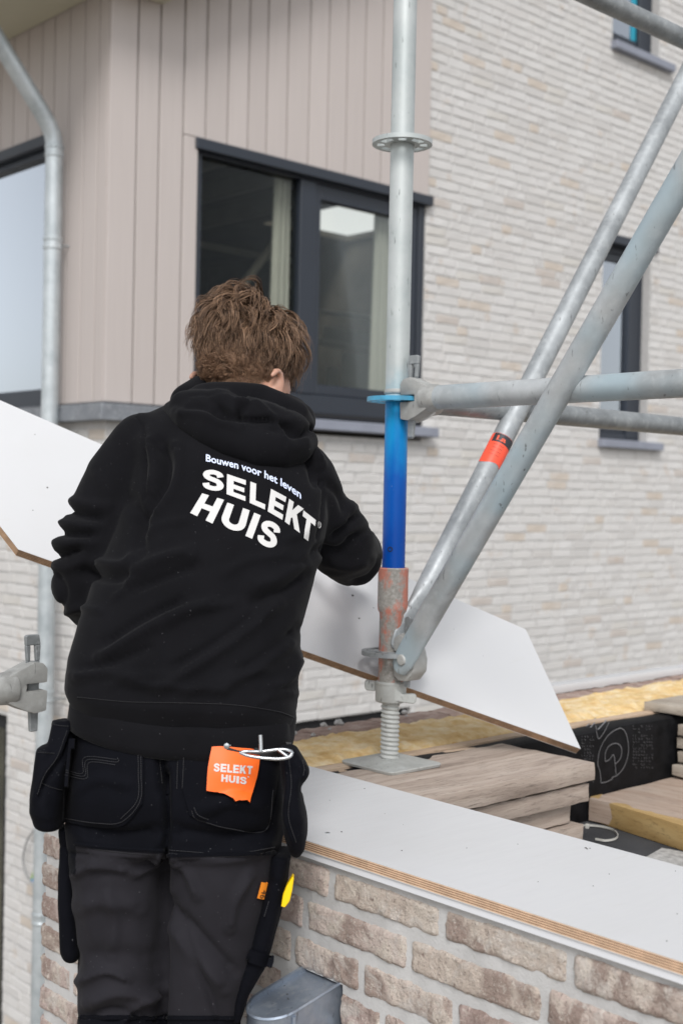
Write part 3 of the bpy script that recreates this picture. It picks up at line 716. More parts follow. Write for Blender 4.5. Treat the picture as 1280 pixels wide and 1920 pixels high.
pm.build('printed_mark', M['membrane_print'], ust, fix=False)
q = MB()
for s in ([(1098,1362),(1116,1346)],[(1120,1368),(1133,1354),(1136,1349)],[(1106,1364),(1119,1349)]):
    f = flat_line([(on_z(*p,-.553)) for p in s], .003, 0)
    P = [on_z(*p,-.5532) for p in s]
    for A, B in zip(P[:-1], P[1:]):
        sd = (B-A).cross(Vector((0,0,1))).normalized()*.0016; q.add([A-sd,B-sd,B+sd,A+sd], [(0,1,2,3)])
q.build('printed_line', M['membrane_print'], ust, fix=False)
rb = NT('bitumen_roof'); v = rb.pos(); n1 = rb.noise(v, 220, 3, .7); n2 = rb.noise(v, 7, 5)
rb.set(rb.mix(rb.val(n1, .64, .72, 0, .6), rb.ramp(n2, [(.3,(.03,.031,.035)),(.7,(.06,.062,.068))]), (.35,.35,.35)), .85); rb.bump(n1, .6, .003)
q = MB(); q.grid(lambda u, t: (XG+.10+u*4.2, -3.0+t*4.89, ZR), 4, 4); q.build('roof_deck', rb.mat, garage, fix=False)
q = MB(); q.box((XG+.101, -3.0, GZ), (5.5, 2.1, -.80)); q.build('inner_walls', M['mortar_far'], garage)
# folded metal hopper that sticks out of the front wall
hp = MB(); yc, rad = (HW.y+HW2.y)/2, (HW2.y-HW.y)/2; x0_, x1_ = (HF.x+HF2.x)/2, XG+.055; zw, zf = (HW.z+HW2.z)/2, (HF.z+HF2.z)/2
sl_ = (zw-zf)/(XG-x0_)
def stadium(r, n=14): return [(x1_, yc-r), *[(x0_-r*math.cos(a), yc-r*math.sin(a)) for a in np.linspace(math.pi/2, -math.pi/2, n)], (x1_, yc+r)]
def tz(x): return zw-sl_*(XG-x)
def rg3(r, dz): return [(x, y, tz(x)+dz) for x, y in stadium(r)]
hp.loft([[(x,y,-1.25) for x,y in stadium(rad)], rg3(rad, -.004), rg3(rad+.002, 0), rg3(rad+.0008, .003), rg3(rad-.0035, .002), rg3(rad-.004, -.005)])
M['hopper'] = galvanised('blue_grey_zinc', (.20,.24,.30), (.40,.46,.55), .65, .33)
hopper = hp.build('rain_hopper', M['hopper'], garage, smooth=35)
q = MB(); q.tube([(x0_-.002,yc-rad-.001,tz(x0_)-.006),(x0_-.002,yc-rad-.001,-1.24)], .0032, 8); q.build('seam', M['hopper'], hopper, smooth=50)

base(garage, (XG, YC, GZ))
# white plywood coping board on the garage front wall
pw = NT('white_laminate'); v = pw.pos(); n1 = pw.noise(v, 3.5, 6, .6); n2 = pw.noise(pw.pos((1,6,1)), 9, 5, .7); n3 = pw.noise(v, 60, 5, .7)
c = pw.mix(pw.val(n1, .45, .75, 0, .5), (.62,.622,.632), (.59,.59,.59)); c = pw.mix(pw.val(n2, .62, .74, 0, .35), c, (.56,.545,.52)); c = pw.mix(pw.val(n3, .68, .76, 0, .4), c, (.58,.56,.53))
pw.set(c, pw.val(n2, .3, .7, .28, .5)); M['ply_white'] = pw.mat
pa = plain('birch_ply', (.66,.47,.32), .8, 0, .15, 60); pb = plain('dark_ply', (.20,.085,.045), .8, 0, .25, 60)
def ply_board(name, outline, up, th, label, cat):
    """outline: 3d corners of the upper face (in order); laminate sheets above and below a core of nine plies"""
    up = Vector(up).normalized(); O = [Vector(p) for p in outline]; c = sum(O, Vector())/len(O)
    root = empty(name, label, cat, loc=c)
    def layer(z0, z1, shrink=0):
        m = MB(); m.prism([p-(p-c).normalized()*shrink-up*z0 for p in O], -up*(z1-z0)); return m
    f = layer(0, .0009).build('top_laminate', M['ply_white'], root); 
    n = 9; core = MB(); t0, t1 = .0009, th-.0009; w = [1.25 if i % 2 == 0 else .75 for i in range(n)]; tot = sum(w); z = t0
    for i in range(n):
        dz = (t1-t0)*w[i]/tot; q = layer(z, z+dz, .0004 if i % 2 == 0 else .0012); core.add(q.v, q.f, i % 2); z += dz
    core.build('plywood_core', [pa, pb], root); layer(th-.0009, th).build('bottom_laminate', M['ply_white'], root)
    return root
zt = -.5305
cop = ply_board('coping_board', [(1.291,.30,zt),(1.609,.30,zt),(1.648,1.862,zt),(1.291,1.862,zt)], (0,0,1), .0165, 'white laminated plywood board lying flat on top of garage wall', 'board')
q = MB(); q.box((1.2935,.30,zt-.0275),(1.60,1.855,zt-.0175)); q.build('backing_strip', plain('white_strip', (.72,.73,.76), .4, 0, .02), cop)
dk = plain('dirt', (.08,.075,.07), .9)
q = MB(); rg = random.Random(21)
marks = [(676,1476,2.4),(683,1479,1.5),(1097,1590,2.5),(1100,1592,1.8),(1105,1591,1.2),(614,1562,4),(753,1595,1.6),(640,1560,2)]+[(rg.uniform(600,1270), rg.uniform(1470,1800), rg.uniform(.5,1.1)) for _ in range(26)]
for px, py, s in marks:
    p = on_z(px, py, zt)
    if 1.30 < p.x < 1.60: q.prism([(p.x+s*.0009*math.cos(a)*rg.uniform(.6,1.3), p.y+s*.0009*math.sin(a)*rg.uniform(.6,1.3), zt+.0002) for a in np.linspace(0, 5.5, 7)], (0,0,.0005))
o = q.build('dirt_specks', dk, cop); o['kind'] = 'stuff'
p = on_z(614,1562,zt); q = MB(); q.lathe(p, [(.0045,0),(.0042,.0008),(.001,.0006)], 12); q.build('screw_head', M['galv'], cop, smooth=30)
base(cop, cop.location)

# white trim on the far side wall
t = empty('edge_trim', 'narrow white trim lying along the far brick edge of garage', 'trim', loc=(3.6,2.27,-.548))
rough_box('strip', (2.80,2.240,-.552), (4.7,2.292,-.528), M['ply_white'], t, .0004, .0015, 8, (40,2,2))
q = MB(); q.lathe(on_y(1221,1269,2.245), [(.004,0),(.004,.002),(.001,.0025)], 10, axis=(0,-1,0)); q.build('screw_head', M['galv'], t)
base(t, t.location)
# crumbs of mortar on the brick edge
cr = bpy.data.meshes.new('mortar_crumb')
for i, (px, py, s) in enumerate([(607,1357,.020),(634,1352,.024),(640,1354,.014),(587,1375,.012),(618,1364,.010),(758,1333,.017),(834,1324,.012),(762,1340,.010),(552,1372,.014)]):
    p = on_z(px, py+3, -.550); q = MB(); q.lathe((0,0,0), [(.001,-.5),(.55,-.42),(.9,-.1),(.85,.25),(.5,.6),(.05,.75)], 12)
    q.v = [tuple(Vector(v)*s*.5*(1+.55*noise.noise(Vector(v)*1.7+Vector((i*5,0,0)))+.2*noise.noise(Vector(v)*5+Vector((i*5,0,0))))+p) for v in q.v]
    o = q.build('mortar_crumb', M['mortar_near'], None, smooth=180)
    lab = ['left of two pale mortar crumbs side by side on the brick edge','right and larger of two pale mortar crumbs side by side on brick edge','small mortar crumb just below the larger crumb on the brick edge','mortar crumb low on the brick edge near the worker','tiny flat mortar crumb below the left pale crumb','white mortar crumb just right of the jack spindle','white mortar crumb under the carried panel edge','small mortar crumb right under the white crumb beside the jack spindle','mortar crumb on brick edge closest to the hoodie hem'][i]
    tag(o, lab, 'mortar crumb', 'mortar crumbs on the brick edge')

# planks under the jack
zt = -.553
PL = [(1.655,2.228,1.603,1.862,'wide weathered plank directly under the jack base plate, topmost of its stack'),(1.70,2.222,1.612,1.85,'weathered plank second from the top of the stack under the jack'),
      (1.69,2.185,1.632,1.86,'weathered plank in the middle of the stack under the jack'),(1.68,2.212,1.618,1.85,'weathered plank fourth from the top of the stack under the jack'),(1.67,2.196,1.640,1.86,'bottom plank of the stack under the jack, resting on dark roof')]
for i, (x0_, x1_, y0_, y1_, lab) in enumerate(PL):
    th = .0405; o = rough_box('wooden_plank', (x0_,y0_,zt-th), (x1_,y1_,zt), M['old_wood_x'], None, .0017, .0015 if i else .003, 20+i, (30,12,3), .1); o.rotation_euler.z = (0,.0,.0,.0,0)[i]; zt -= th+.0032
    tag(o, lab, 'plank', 'planks stacked under the jack')
tag(rough_box('wooden_batten', (1.66,1.864,-.60), (2.34,1.889,-.556), M['pale_wood_x'], None, .0015, .003, 31, (24,3,2)), 'pale narrow batten lying between the plank stack and yellow foam', 'batten')
# stack at the right
zt = -.538; lab = ['grey plank on top of right hand stack, overlapping the black upstand','plank second from the top of the stack by the black upstand','plank third from the top of the stack by the black upstand','plank fourth from the top of the stack by the black upstand','lowest plank of the stack by black upstand, on the worn board']
for i in range(5):
    y1_ = 1.925 if i == 0 else 1.822-.006*(i % 2); x0_ = 2.868+(.012,.0,.008,.004,-.010)[i]; th = .026 if i == 0 else .0305
    if i == 1: zt -= .006
    if i == 0: zt = -.527
    if i == 1: zt = -.572
    tag(rough_box('short_plank', (x0_,.95,zt-th), (x0_+.21,y1_,zt), M['old_wood_y'], None, .0020, .001, 40+i, (26,8,3), .4), lab[i], 'plank', 'planks stacked by the upstand'); zt -= th+.0042
q = MB(); q.box((2.9,1.0,-.5718),(3.04,1.30,-.5535)); q.build('packing_block', M['old_wood_y'])
tag(bpy.data.objects['packing_block'], 'small wooden block packed under the top plank of right hand stack', 'block')
tag(rough_box('worn_board', (2.515,.9,-.768), (3.20,1.829,-.7125), M['pink_wood'], None, .0015, .004, 51, (26,12,2)), 'flat pinkish worn board on the roof in front of black upstand', 'board')
A, B = on_z(1070,1527,ZR), on_z(1290,1600,ZR); dx = (B-A).normalized(); sd = Vector((0,0,1)).cross(dx).normalized()
if sd.x < 0: sd = -sd
B = A+dx*1.0
q = MB(); q.obox((A+B)/2+sd*.024+Vector((0,0,.029)), dx*.5, sd*.024, Vector((0,0,.0285)))
tag(q.build('pine_beam', M['pine'], None, bevel=.004, seg=2, smooth=40), 'yellow pine beam lying along the roof beside the worn board', 'beam')
# cable tie ring on the roof
ct = empty('cable_tie', 'curled white cable tie lying on the dark roof', 'cable tie', loc=on_z(1125,1560,ZR))
pts = [on_z(*p, ZR+.004) for p in catmull([(1068,1556),(1085,1551),(1100,1549),(1125,1551),(1148,1557),(1158,1568),(1152,1575),(1135,1578),(1115,1575)], 6)]
q = MB(); n = len(pts)
for i in range(n-1):
    q.add([pts[i], pts[i+1], pts[i+1]+Vector((0,0,.0045)), pts[i]+Vector((0,0,.0045))], [(0,1,2,3)])
    s_ = (pts[i+1]-pts[i]).cross(Vector((0,0,1))).normalized()*.0014
    q.add([pts[i]+s_, pts[i+1]+s_, pts[i+1]+s_+Vector((0,0,.0045)), pts[i]+s_+Vector((0,0,.0045))], [(3,2,1,0)]); q.add([pts[i]+Vector((0,0,.0045)),pts[i+1]+Vector((0,0,.0045)),pts[i+1]+s_+Vector((0,0,.0045)),pts[i]+s_+Vector((0,0,.0045))],[(0,1,2,3)])
tie = plain('white_nylon', (.55,.54,.50), .5); q.build('strap', tie, ct, fix=False)
q = MB(); p = on_z(1100,1549,ZR+.005); q.obox(p, (.004,.002,0), (-.002,.004,0), (0,0,.0055)); q.build('lock', tie, ct, bevel=.001)
base(ct, ct.location)
gl = MB(); gl.prism([on_z(px,py,ZR+.002) for px, py in ((1205,1613),(1240,1593),(1300,1604),(1320,1650),(1230,1640))], (0,0,.004))
tag(gl.build('roof_sheet', plain('speckled_grey_sheet', (.42,.41,.395), .9, 0, .35, 60, .3), None), 'speckled pale sheet on the roof behind the white coping board', 'sheet')
# ------------------------------------------------------------------ SCAFFOLD
PX0, PY0, RT = 1.858, 1.850, .02415
def zp(py): return at(740, py, 2.623).z
sc = empty('scaffold_standard', 'upright galvanised scaffold pole with bright blue lower section', 'scaffold pole', loc=(PX0,PY0,zp(1065)))
def tube_z(name, z0, z1, r, mat, par, n=28):
    m = MB(); m.tube([(PX0,PY0,z0),(PX0,PY0,z1)], r, n); return m.build(name, mat, par, smooth=50)
bl = NT('blue_paint'); gp = bl.n('ShaderNodeNewGeometry'); sp = bl.n('ShaderNodeSeparateXYZ'); bl.l(gp.outputs['Position'], sp.inputs[0])
v = bl.pos((1,1,.35)); n1 = bl.noise(v, 22, 5); n2 = bl.noise(bl.pos(), 120, 5, .7)
ad = bl.n('ShaderNodeMath', operation='MULTIPLY_ADD'); bl.l(n1, ad.inputs[0]); ad.inputs[1].default_value = .26; bl.l(sp.outputs['Z'], ad.inputs[2])
f = bl.val(ad.outputs[0], zp(1000)+.13, zp(760)+.13)
c = bl.ramp(f, [(0, srgb(0,66,150)), (.4, srgb(0,82,166)), (.7, srgb(0,118,186)), (1, srgb(10,138,194))])
c = bl.mix(bl.val(n2, .70, .74, 0, .8), c, (.55,.62,.66)); bl.set(c, .4, 0, .25); bl.bump(n2, .08, .001)
wm = NT('galvanised_pole_with_blue_dust'); gp = wm.n('ShaderNodeNewGeometry'); sp = wm.n('ShaderNodeSeparateXYZ'); wm.l(gp.outputs['Position'], sp.inputs[0])
v = wm.pos(); n1 = wm.noise(v, 10, 6, .6); n2 = wm.noise(wm.pos((1,1,.3)), 70, 5, .65); n3 = wm.noise(wm.pos((1,1,.22)), 130, 3)
c = wm.ramp(n1, [(.3,(.36,.40,.40)),(.55,(.46,.49,.485)),(.75,(.53,.555,.55))])
ad = wm.n('ShaderNodeMath', operation='MULTIPLY_ADD'); wm.l(n1, ad.inputs[0]); ad.inputs[1].default_value = .16; wm.l(sp.outputs['Z'], ad.inputs[2])
c = wm.mix(wm.val(ad.outputs[0], zp(700)+.10, zp(745)+.06, 0, .55), c, (.14,.42,.55))
c = wm.mix(wm.val(n3, .66, .73, 0, .65), c, (.10,.11,.11)); c = wm.mix(wm.val(n2, .6, .75, 0, .4), c, (.60,.62,.62))
wm.set(c, wm.val(n2, .3, .7, .35, .55), .3); wm.bump(n2, .1, .001)
tube_z('upper_tube', zp(752)-.001, 2.1, RT, wm.mat, sc)
blue = tube_z('blue_tube', zp(1075), zp(753), RT-.0004, bl.mat, sc)
p = Vector((PX0,PY0,zp(1029))); d_ = (Vector((0,0,0))-p); d_.z = 0; d_.normalize(); d_ = Matrix.Rotation(math.radians(-18),3,'Z')@d_
q = MB(); q.lathe(p+d_*(RT-.0045), [(.0052,0),(.0052,.0052),(.0036,.0054),(.0034,.001)], 16, axis=d_); q.build('spigot_hole', M['black_frame_gap_shade'], blue, smooth=40)
def rosette(z, mat, par, r=.0615):
    """ring plate with four small and four large openings"""
    m = MB(); n = 96; t = .0045
    def rin(a):
        a = a % (math.pi/4); return .5
    ro, ri, rh0, rh1 = r, RT+.0005, .036, .052
    A = [2*math.pi*i/n for i in range(n)]
    def hole(a):
        k = (a+math.pi/8) % (math.pi/2); big = k < math.pi/4; w = .30 if big else .19
        c = (math.floor((a+math.pi/8)/(math.pi/4)))*math.pi/4; dd = abs((a-c+math.pi) % (2*math.pi)-math.pi); return dd < w
    for i in range(n):
        a, b = A[i], A[(i+1) % n]; am = a+math.pi/n
        h = hole(am); hp, hn = hole(am-2*math.pi/n), hole(am+2*math.pi/n)
        segs = [(ri,rh0),(rh1,ro)] if h else [(ri,rh0),(rh0,rh1),(rh1,ro)]
        P = lambda R, x, zz: (PX0+R*math.cos(x), PY0+R*math.sin(x), z+zz)
        for r0, r1 in segs:
            m.add([P(r0,a,t),P(r1,a,t),P(r1,b,t),P(r0,b,t)], [(0,1,2,3)]); m.add([P(r0,a,-t),P(r1,a,-t),P(r1,b,-t),P(r0,b,-t)], [(3,2,1,0)])
        m.add([P(ro,a,-t),P(ro,b,-t),P(ro,b,t),P(ro,a,t)], [(0,1,2,3)])
        if h:
            m.add([P(rh0,a,-t),P(rh0,b,-t),P(rh0,b,t),P(rh0,a,t)], [(0,1,2,3)]); m.add([P(rh1,a,-t),P(rh1,b,-t),P(rh1,b,t),P(rh1,a,t)], [(3,2,1,0)])
            if not hp: m.add([P(rh0,a,-t),P(rh1,a,-t),P(rh1,a,t),P(rh0,a,t)], [(0,1,2,3)])
            if not hn: m.add([P(rh0,b,-t),P(rh1,b,-t),P(rh1,b,t),P(rh0,b,t)], [(3,2,1,0)])
    o = m.build('rosette', mat, par, fix=False); return o
rosette(zp(271), wm.mat, sc); rosette(zp(750), plain('blue_rosette', srgb(70,150,185), .45, 0, .3, 30, .1), sc); rosette(zp(271)+.5*2-.5+.0, M['galv'], sc) if False else None
rosette(zp(271)+.5, M['galv'], sc)
q = MB(); q.lathe((PX0,PY0,zp(738)), [(RT,-.003),(RT+.0025,0),(RT+.002,.004),(RT,.008)], 28); q.build('weld', M['cast'], sc, smooth=60)
base(sc, sc.location)
# collar
rd = NT('collar_with_red_paint'); v = rd.pos(); n1 = rd.noise(rd.pos((1,1,.6)), 26, 6, .68); n2 = rd.noise(v, 150, 5, .7)
c = rd.ramp(n2, [(.3,(.22,.205,.185)),(.7,(.40,.385,.36))]); c = rd.mix(rd.val(n1, .47, .56, 0, .8), c, (.55,.17,.11)); c = rd.mix(rd.val(n2, .6, .7, 0, .6), c, (.42,.40,.38))
rd.set(c, .65, .15); rd.bump(n2, .25, .0015)
co = empty('base_collar', 'grey base collar with flaking red paint under the blue pole', 'collar', loc=(PX0,PY0,zp(1280)))
q = MB(); q.lathe((PX0,PY0,0), [(.0265,zp(1290)),(.0265,zp(1150)),(.0300,zp(1144)),(.0312,zp(1136)),(.0312,zp(1068)),(.0318,zp(1066)),(.0300,zp(1064)),(.0255,zp(1064)),(.0252,zp(1072))], 36)
q.build('sleeve', rd.mat, co, smooth=40); rosette(zp(1224), M['galv_dark'], co, .062); base(co, co.location)
# screw jack
jk = empty('screw_jack', 'galvanised screw jack with threaded spindle and square base plate on planks', 'jack', loc=(PX0,PY0,-.5525))
jm = galvanised('mortar_stained_steel', (.30,.305,.29), (.50,.51,.49), .25, .6)
q = MB(); zb, zt = -.549, zp(1300); n = 20; turns = (zt-zb)/.0092; prof = []; rings = []
steps = int(turns*8)
for i in range(steps+1):
    z = zb+(zt-zb)*i/steps; ring = []
    for j in range(n):
        a = 2*math.pi*j/n; ph = ((z-zb)/.0092+j/n) % 1; h = .5+.5*math.cos(2*math.pi*ph); ring.append((PX0+(.0166+.0033*h**.7)*math.cos(a), PY0+(.0166+.0033*h**.7)*math.sin(a), z))
    rings.append(ring)
q.loft(rings); q.build('spindle', jm, jk, smooth=70)
q = MB(); rings = []
def sq(h, s, rc=.012):
    out = []
    for cx, cy, a0 in ((1,1,0),(-1,1,90),(-1,-1,180),(1,-1,270)):
        for k in range(4):
            a = math.radians(a0+30*k); out.append((PX0+cx*(s-rc)+rc*math.cos(a)+.0, PY0-.006+cy*(s-rc)+rc*math.sin(a), h))
    return out
zt0 = -.5515
q.loft([sq(zt0-.001,.074), sq(zt0+.004,.0755), sq(zt0+.006,.0745), sq(zt0+.0065,.050,.03), sq(zt0+.012,.036,.03), sq(zt0+.013,.022,.021)])
q.build('base_plate', jm, jk, smooth=30)
wn_ = MB(); zc = zp(1297)
wn_.lathe((PX0,PY0,zc), [(.0205,-.021),(.0300,-.021),(.0318,-.017),(.0318,.015),(.0335,.018),(.0322,.021),(.0255,.022)], 32)
E_ = Vector((.7344,-.6784,0)); F_ = Vector((.6787,.7343,0))
wn_.prism([Vector((PX0,PY0,zc))+E_*a+Vector((0,0,b)) for a, b in ((.018,-.016),(.05,-.016),(.052,-.002),(.036,.002),(.022,.018),(.018,.018))], -F_*.022) if False else None
c0 = Vector((PX0,PY0,zc))-F_*.031
wn_.prism([c0+E_*a+Vector((0,0,b)) for a, b in ((-.002,-.014),(.046,-.020),(.051,-.014),(.051,-.002),(.044,.0),(.022,-.001),(.006,.012),(-.004,.012))], F_*.017)
c0 = Vector((PX0,PY0,zc))+F_*.005
wn_.prism([c0+E_*a+Vector((0,0,b)) for a, b in ((-.028,.0),(-.050,.0),(-.054,.006),(-.054,.018),(-.048,.021),(-.028,.018))], F_*.017)
wn_.build('wing_nut', jm, jk, bevel=.002, smooth=40); base(jk, jk.location)

# ledgers with wedge heads
def wedge_head(c, e, par, wedge_top=.088, wedge_bot=.078):
    """cast head on a rosette centred at C, tube leaving along E"""
    c = Vector(c); e = Vector(e).normalized(); s = Vector((0,0,1)).cross(e); Z = Vector((0,0,1))
    P = lambda a, b: c+e*a+Z*b
    m = MB()
    for w0, w1, poly in ((-.019,.019,[(.027,.0065),(.026,.030),(.034,.040),(.052,.043),(.068,.036),(.098,.0235),(.100,-.0235),(.070,-.038),(.050,-.045),(.028,-.042),(.026,-.0065),(.066,-.0065),(.066,.0065)]),):
        m.prism([P(a,b)+s*w0 for a, b in poly], s*(w1-w0))
    m.tube([P(.082,0),P(.105,0),P(.120,0)], [.0285,.0275,.0252], 24)
    o = m.build('wedge_head', M['cast'], par, bevel=.004, seg=2, smooth=40)
    w = MB(); t = .004
    def pl(poly): w.prism([P(a,b)-s*t for a, b in poly], s*2*t)
    a0 = .046; T, Bm = wedge_top, wedge_bot
    pl([(a0-.010,-Bm),(a0+.004,-Bm),(a0+.012,T-.045),(a0-.012,T-.045)]); pl([(a0-.012,T-.0449),(a0-.005,T-.0449),(a0-.003,T-.018),(a0-.0135,T-.018)]); pl([(a0+.006,T-.0449),(a0+.012,T-.0449),(a0+.0145,T-.018),(a0+.006,T-.018)]); pl([(a0-.0135,T-.0179),(a0+.0145,T-.0179),(a0+.0155,T-.002),(a0+.011,T),(a0-.010,T)])
    w.build('wedge', M['galv_dark'], par, bevel=.0012)
    return P(.118,0)
def ledger(name, c, e, L, label, cat, mat, flag=True):
    r = empty(name, label, cat, loc=Vector(c)+Vector(e)*.12); st = wedge_head(c, e, r)
    m = MB(); st = Vector(c)+Vector(e)*.09; m.tube([st, st+Vector(e)*L], RT, 28); m.build('tube', mat, r, smooth=50); base(r, r.location); return r
zr = zp(750)
ledger('scaffold_ledger', (PX0,PY0,zr), (0,-1,0), 1.55, 'horizontal galvanised tube running from blue rosette towards the front right', 'scaffold tube', M['galv_blue'])
ledger('scaffold_ledger', (PX0,PY0,zr), (1,0,0), 2.4, 'darker thin horizontal tube just below and behind the front horizontal tube', 'scaffold tube', M['galv_dark'])
ledger('scaffold_ledger', (PX0,PY0,zr+1.0), (1,0,0), 2.4, 'dark tube crossing the upper right corner by the top window', 'scaffold tube', M['galv_dark'])
hd = on_y(52, 1287, 1.95)
ledger('scaffold_transom', (hd.x+.055, 1.95, hd.z), (-1,0,0), 2.2, 'loose scaffold tube end with open wedge head at left edge', 'scaffold tube', M['galv'])
# braces
def brace(name, A, B, label, mat, flat=True):
    r = empty(name, label, 'scaffold brace', loc=A); A, B = Vector(A), Vector(B); d = (B-A).normalized()
    m = MB(); L = (B-A).length; up = Vector((0,0,1)); s = d.cross(up).normalized(); n_ = s.cross(d)
    rings = []; N = 28
    for t, wx, wy in ((-.030,.012,.0055),(-.024,.021,.006),(.0,.0265,.007),(.03,.0275,.008),(.075,.027,.014),(.11,.0255,.021),(.15,RT,RT),(L,RT,RT)):
        rings.append([A+d*t+n_*(wx*math.cos(2*math.pi*j/N))+s*(wy*math.sin(2*math.pi*j/N)) for j in range(N)])
    m.loft(rings); m.build('tube', mat, r, smooth=60)
    for sg in (-1, 1):
        q = MB(); q.lathe(A+s*sg*.006, [(.0115,0),(.0115,.002),(.0095,.0045),(.006,.0052),(.002,.0045)], 20, axis=s*sg); q.build('rivet', M['cast'], r, smooth=40)
    return r, d, s, n_
zb = zp(1224)
# front brace: rises towards the camera side (-Y); rear brace: rises along +X
A1 = on_x(757, 1237, PX0-.026); B1 = on_x(1286, 322, PX0-.026)
A1 = Vector((PX0-.026, A1.y, A1.z)); d1 = (Vector(B1)-A1).normalized()
fb, d1, s1, n1_ = brace('front_brace', A1, A1+d1*1.75, 'pale diagonal brace in front, running down to the jack with faded blue paint', M['galv_blue'])
A2 = on_y(776, 1150, PY0-.022); B2 = on_y(1262, 190, PY0-.022)
d2 = (Vector(B2)-Vector(A2)).normalized(); A2 = Vector(A2)-d2*.06
rbk, d2, s2, n2_ = brace('rear_brace', A2, A2+d2*2.2, 'darker diagonal brace behind, wearing an orange sticker', M['galv'])
# cast couplers that hold both braces on the lower rosette
def coupler(c, e, par):
    c = Vector(c); e = Vector(e); s = Vector((0,0,1)).cross(e); Z = Vector((0,0,1)); P = lambda a, b: c+e*a+Z*b
    m = MB()
    m.prism([P(a,b)-s*.021 for a, b in ((.024,.0065),(.024,.034),(.040,.044),(.060,.034),(.074,.018),(.084,-.005),(.082,-.030),(.064,-.050),(.040,-.052),(.025,-.042),(.024,-.0065),(.064,-.0065),(.064,.0065))], s*.042)
    m.build('coupler', M['cast'], par, bevel=.006, seg=2, smooth=40)
    w = MB(); w.prism([P(a,b)-s*.0035 for a, b in ((.040,-.065),(.052,-.065),(.056,.075),(.050,.080),(.038,.075))], s*.007); w.build('wedge', M['galv_dark'], par, bevel=.001)
coupler((PX0,PY0,zb), (0,-1,0), fb); coupler((PX0,PY0,zb), (1,0,0), rbk)
base(fb, fb.location)
# orange sticker wrapped round the rear brace
pr = [np.array((on_y(px, py, PY0-.022)-A2)) @ np.array(d2) for px, py in ((936,818),(914,870))]
sa, sb_ = max(pr), min(pr); view = -(A2+d2*sa).normalized(); ax_u = (view-d2*view.dot(d2)).normalized(); ax_v = d2.cross(ax_u)
def stick(u, t, off=.0006):
    a = math.radians(-120+240*u); R_ = RT+off; return A2+d2*(sb_+(sa-sb_)*t)+(ax_u*math.cos(a)+ax_v*math.sin(a))*R_
q = MB(); q.grid(lambda u, t: stick(u, t-.10*(1-t)*math.sin(u*5)**2), 30, 6); st = q.build('sticker', plain('orange_sticker', srgb(250,88,60), .5, 0, .06, 40), rbk, fix=False, smooth=180)
bk = plain('sticker_black', (.03,.028,.035), .5); orl = plain('sticker_orange', srgb(240,95,65), .5)
q = MB(); q.grid(lambda u, t: stick(.28+.70*u, .68+.31*t, .0009), 24, 2); q.build('print_band', bk, st, fix=False)
def font_mesh(txt, off=0.0, res=4):
    cu = bpy.data.curves.new('lettering', 'FONT'); cu.body = txt; cu.offset = off; cu.resolution_u = res; cu.size = 1
    o = bpy.data.objects.new('lettering', cu); COL.objects.link(o); dg = bpy.context.evaluated_depsgraph_get()
    me = bpy.data.meshes.new_from_object(o.evaluated_get(dg)); bpy.data.objects.remove(o); bpy.data.curves.remove(cu)
    V = verts_of(me); fs = [tuple(p.vertices) for p in me.polygons]; bpy.data.meshes.remove(me); return V, fs
def up_dir(): return 1 if ax_v.dot(RIGHT) > 0 else -1
def sticker_text(txt, u0, uw, t0, th, mat, off):
    V, fs = font_mesh(txt, off); w = V[:,0].max(); q = MB(); sg = up_dir()
    q.add([stick(.5+sg*(u0+uw*v[0]/w), t0+th*v[1]/.72, .0013) for v in V], fs); q.build('print', mat, st, fix=False)
sticker_text('La', -.13, .22, .74, .17, orl, .03)
for k in range(4): sticker_text(['al dann', 'un biem', 'emitie', 'mar sle'][k] if False else '--- ---', -.14, .24, .56-.12*k, .10, bk, 0)
base(rbk, rbk.location)

# ------------------------------------------------------------------ CARRIED PANEL
P0 = at(35, 1030, 2.44); BR = at(1088, 1404, 2.80); dP = (BR-P0).normalized()
hz = dP.cross(Vector((0,0,1))).normalized()
if hz.dot(FWD) < 0: hz = -hz
vt = hz.cross(dP).normalized(); vt = -vt if vt.z < 0 else vt
PHI = math.radians(46); uP = (vt*math.cos(PHI)+hz*math.sin(PHI)).normalized(); nP = dP.cross(uP).normalized()
if nP.z < 0: nP = -nP
def on_panel(px, py): r = ray(px, py); return r*(P0.dot(nP)/r.dot(nP))
TR, TL0 = on_panel(985,1180), on_panel(0,750)
bev = on_panel(0,985); top_d = (TR-TL0).normalized()
# left end: bevel from P0 through BEV up to the top edge
ex = (bev-P0).normalized(); tv = TL0-P0
a11, a12, a21, a22 = ex.dot(ex), -ex.dot(top_d), ex.dot(top_d), -1.0
b1, b2 = tv.dot(ex), tv.dot(top_d); det = a11*a22-a12*a21
s_ = (b1*a22-a12*b2)/det; TLc = P0+ex*s_
panel = ply_board('plywood_panel', [P0, BR, TR, TLc], nP, .019, 'long white laminated plywood panel with angled ends held by the worker', 'panel')
pk = [c for c in panel.children if c.name.startswith('plywood_core')][0]; pk.data.materials[0] = plain('weathered_ply', (.36,.235,.145), .85, 0, .3, 40); pk.data.materials[1] = plain('weathered_dark_ply', (.15,.075,.04), .85, 0, .3, 40)
q = MB(); rg = random.Random(5)
for px, py, s in [(661,1117,3.2),(673,1160,2.6),(89,914,2.2),(62,957,1.4),(66,815,1.2),(700,1140,1.2),(905,1230,1),(850,1180,1)]:
    p = on_panel(px, py); q.prism([p+nP*.0003+(dP*math.cos(a)+uP*math.sin(a))*s*.0008*rg.uniform(.6,1.3) for a in np.linspace(0, 5.5, 7)], nP*.0006)
o = q.build('dirt_specks', dk, panel); o['kind'] = 'stuff'
base(panel, panel.location)
print('panel', [tuple(round(x,3) for x in p) for p in (P0,BR,TR,TLc)], 'tilt', math.degrees(math.acos(nP.z)), 'width', (TR-BR).length)
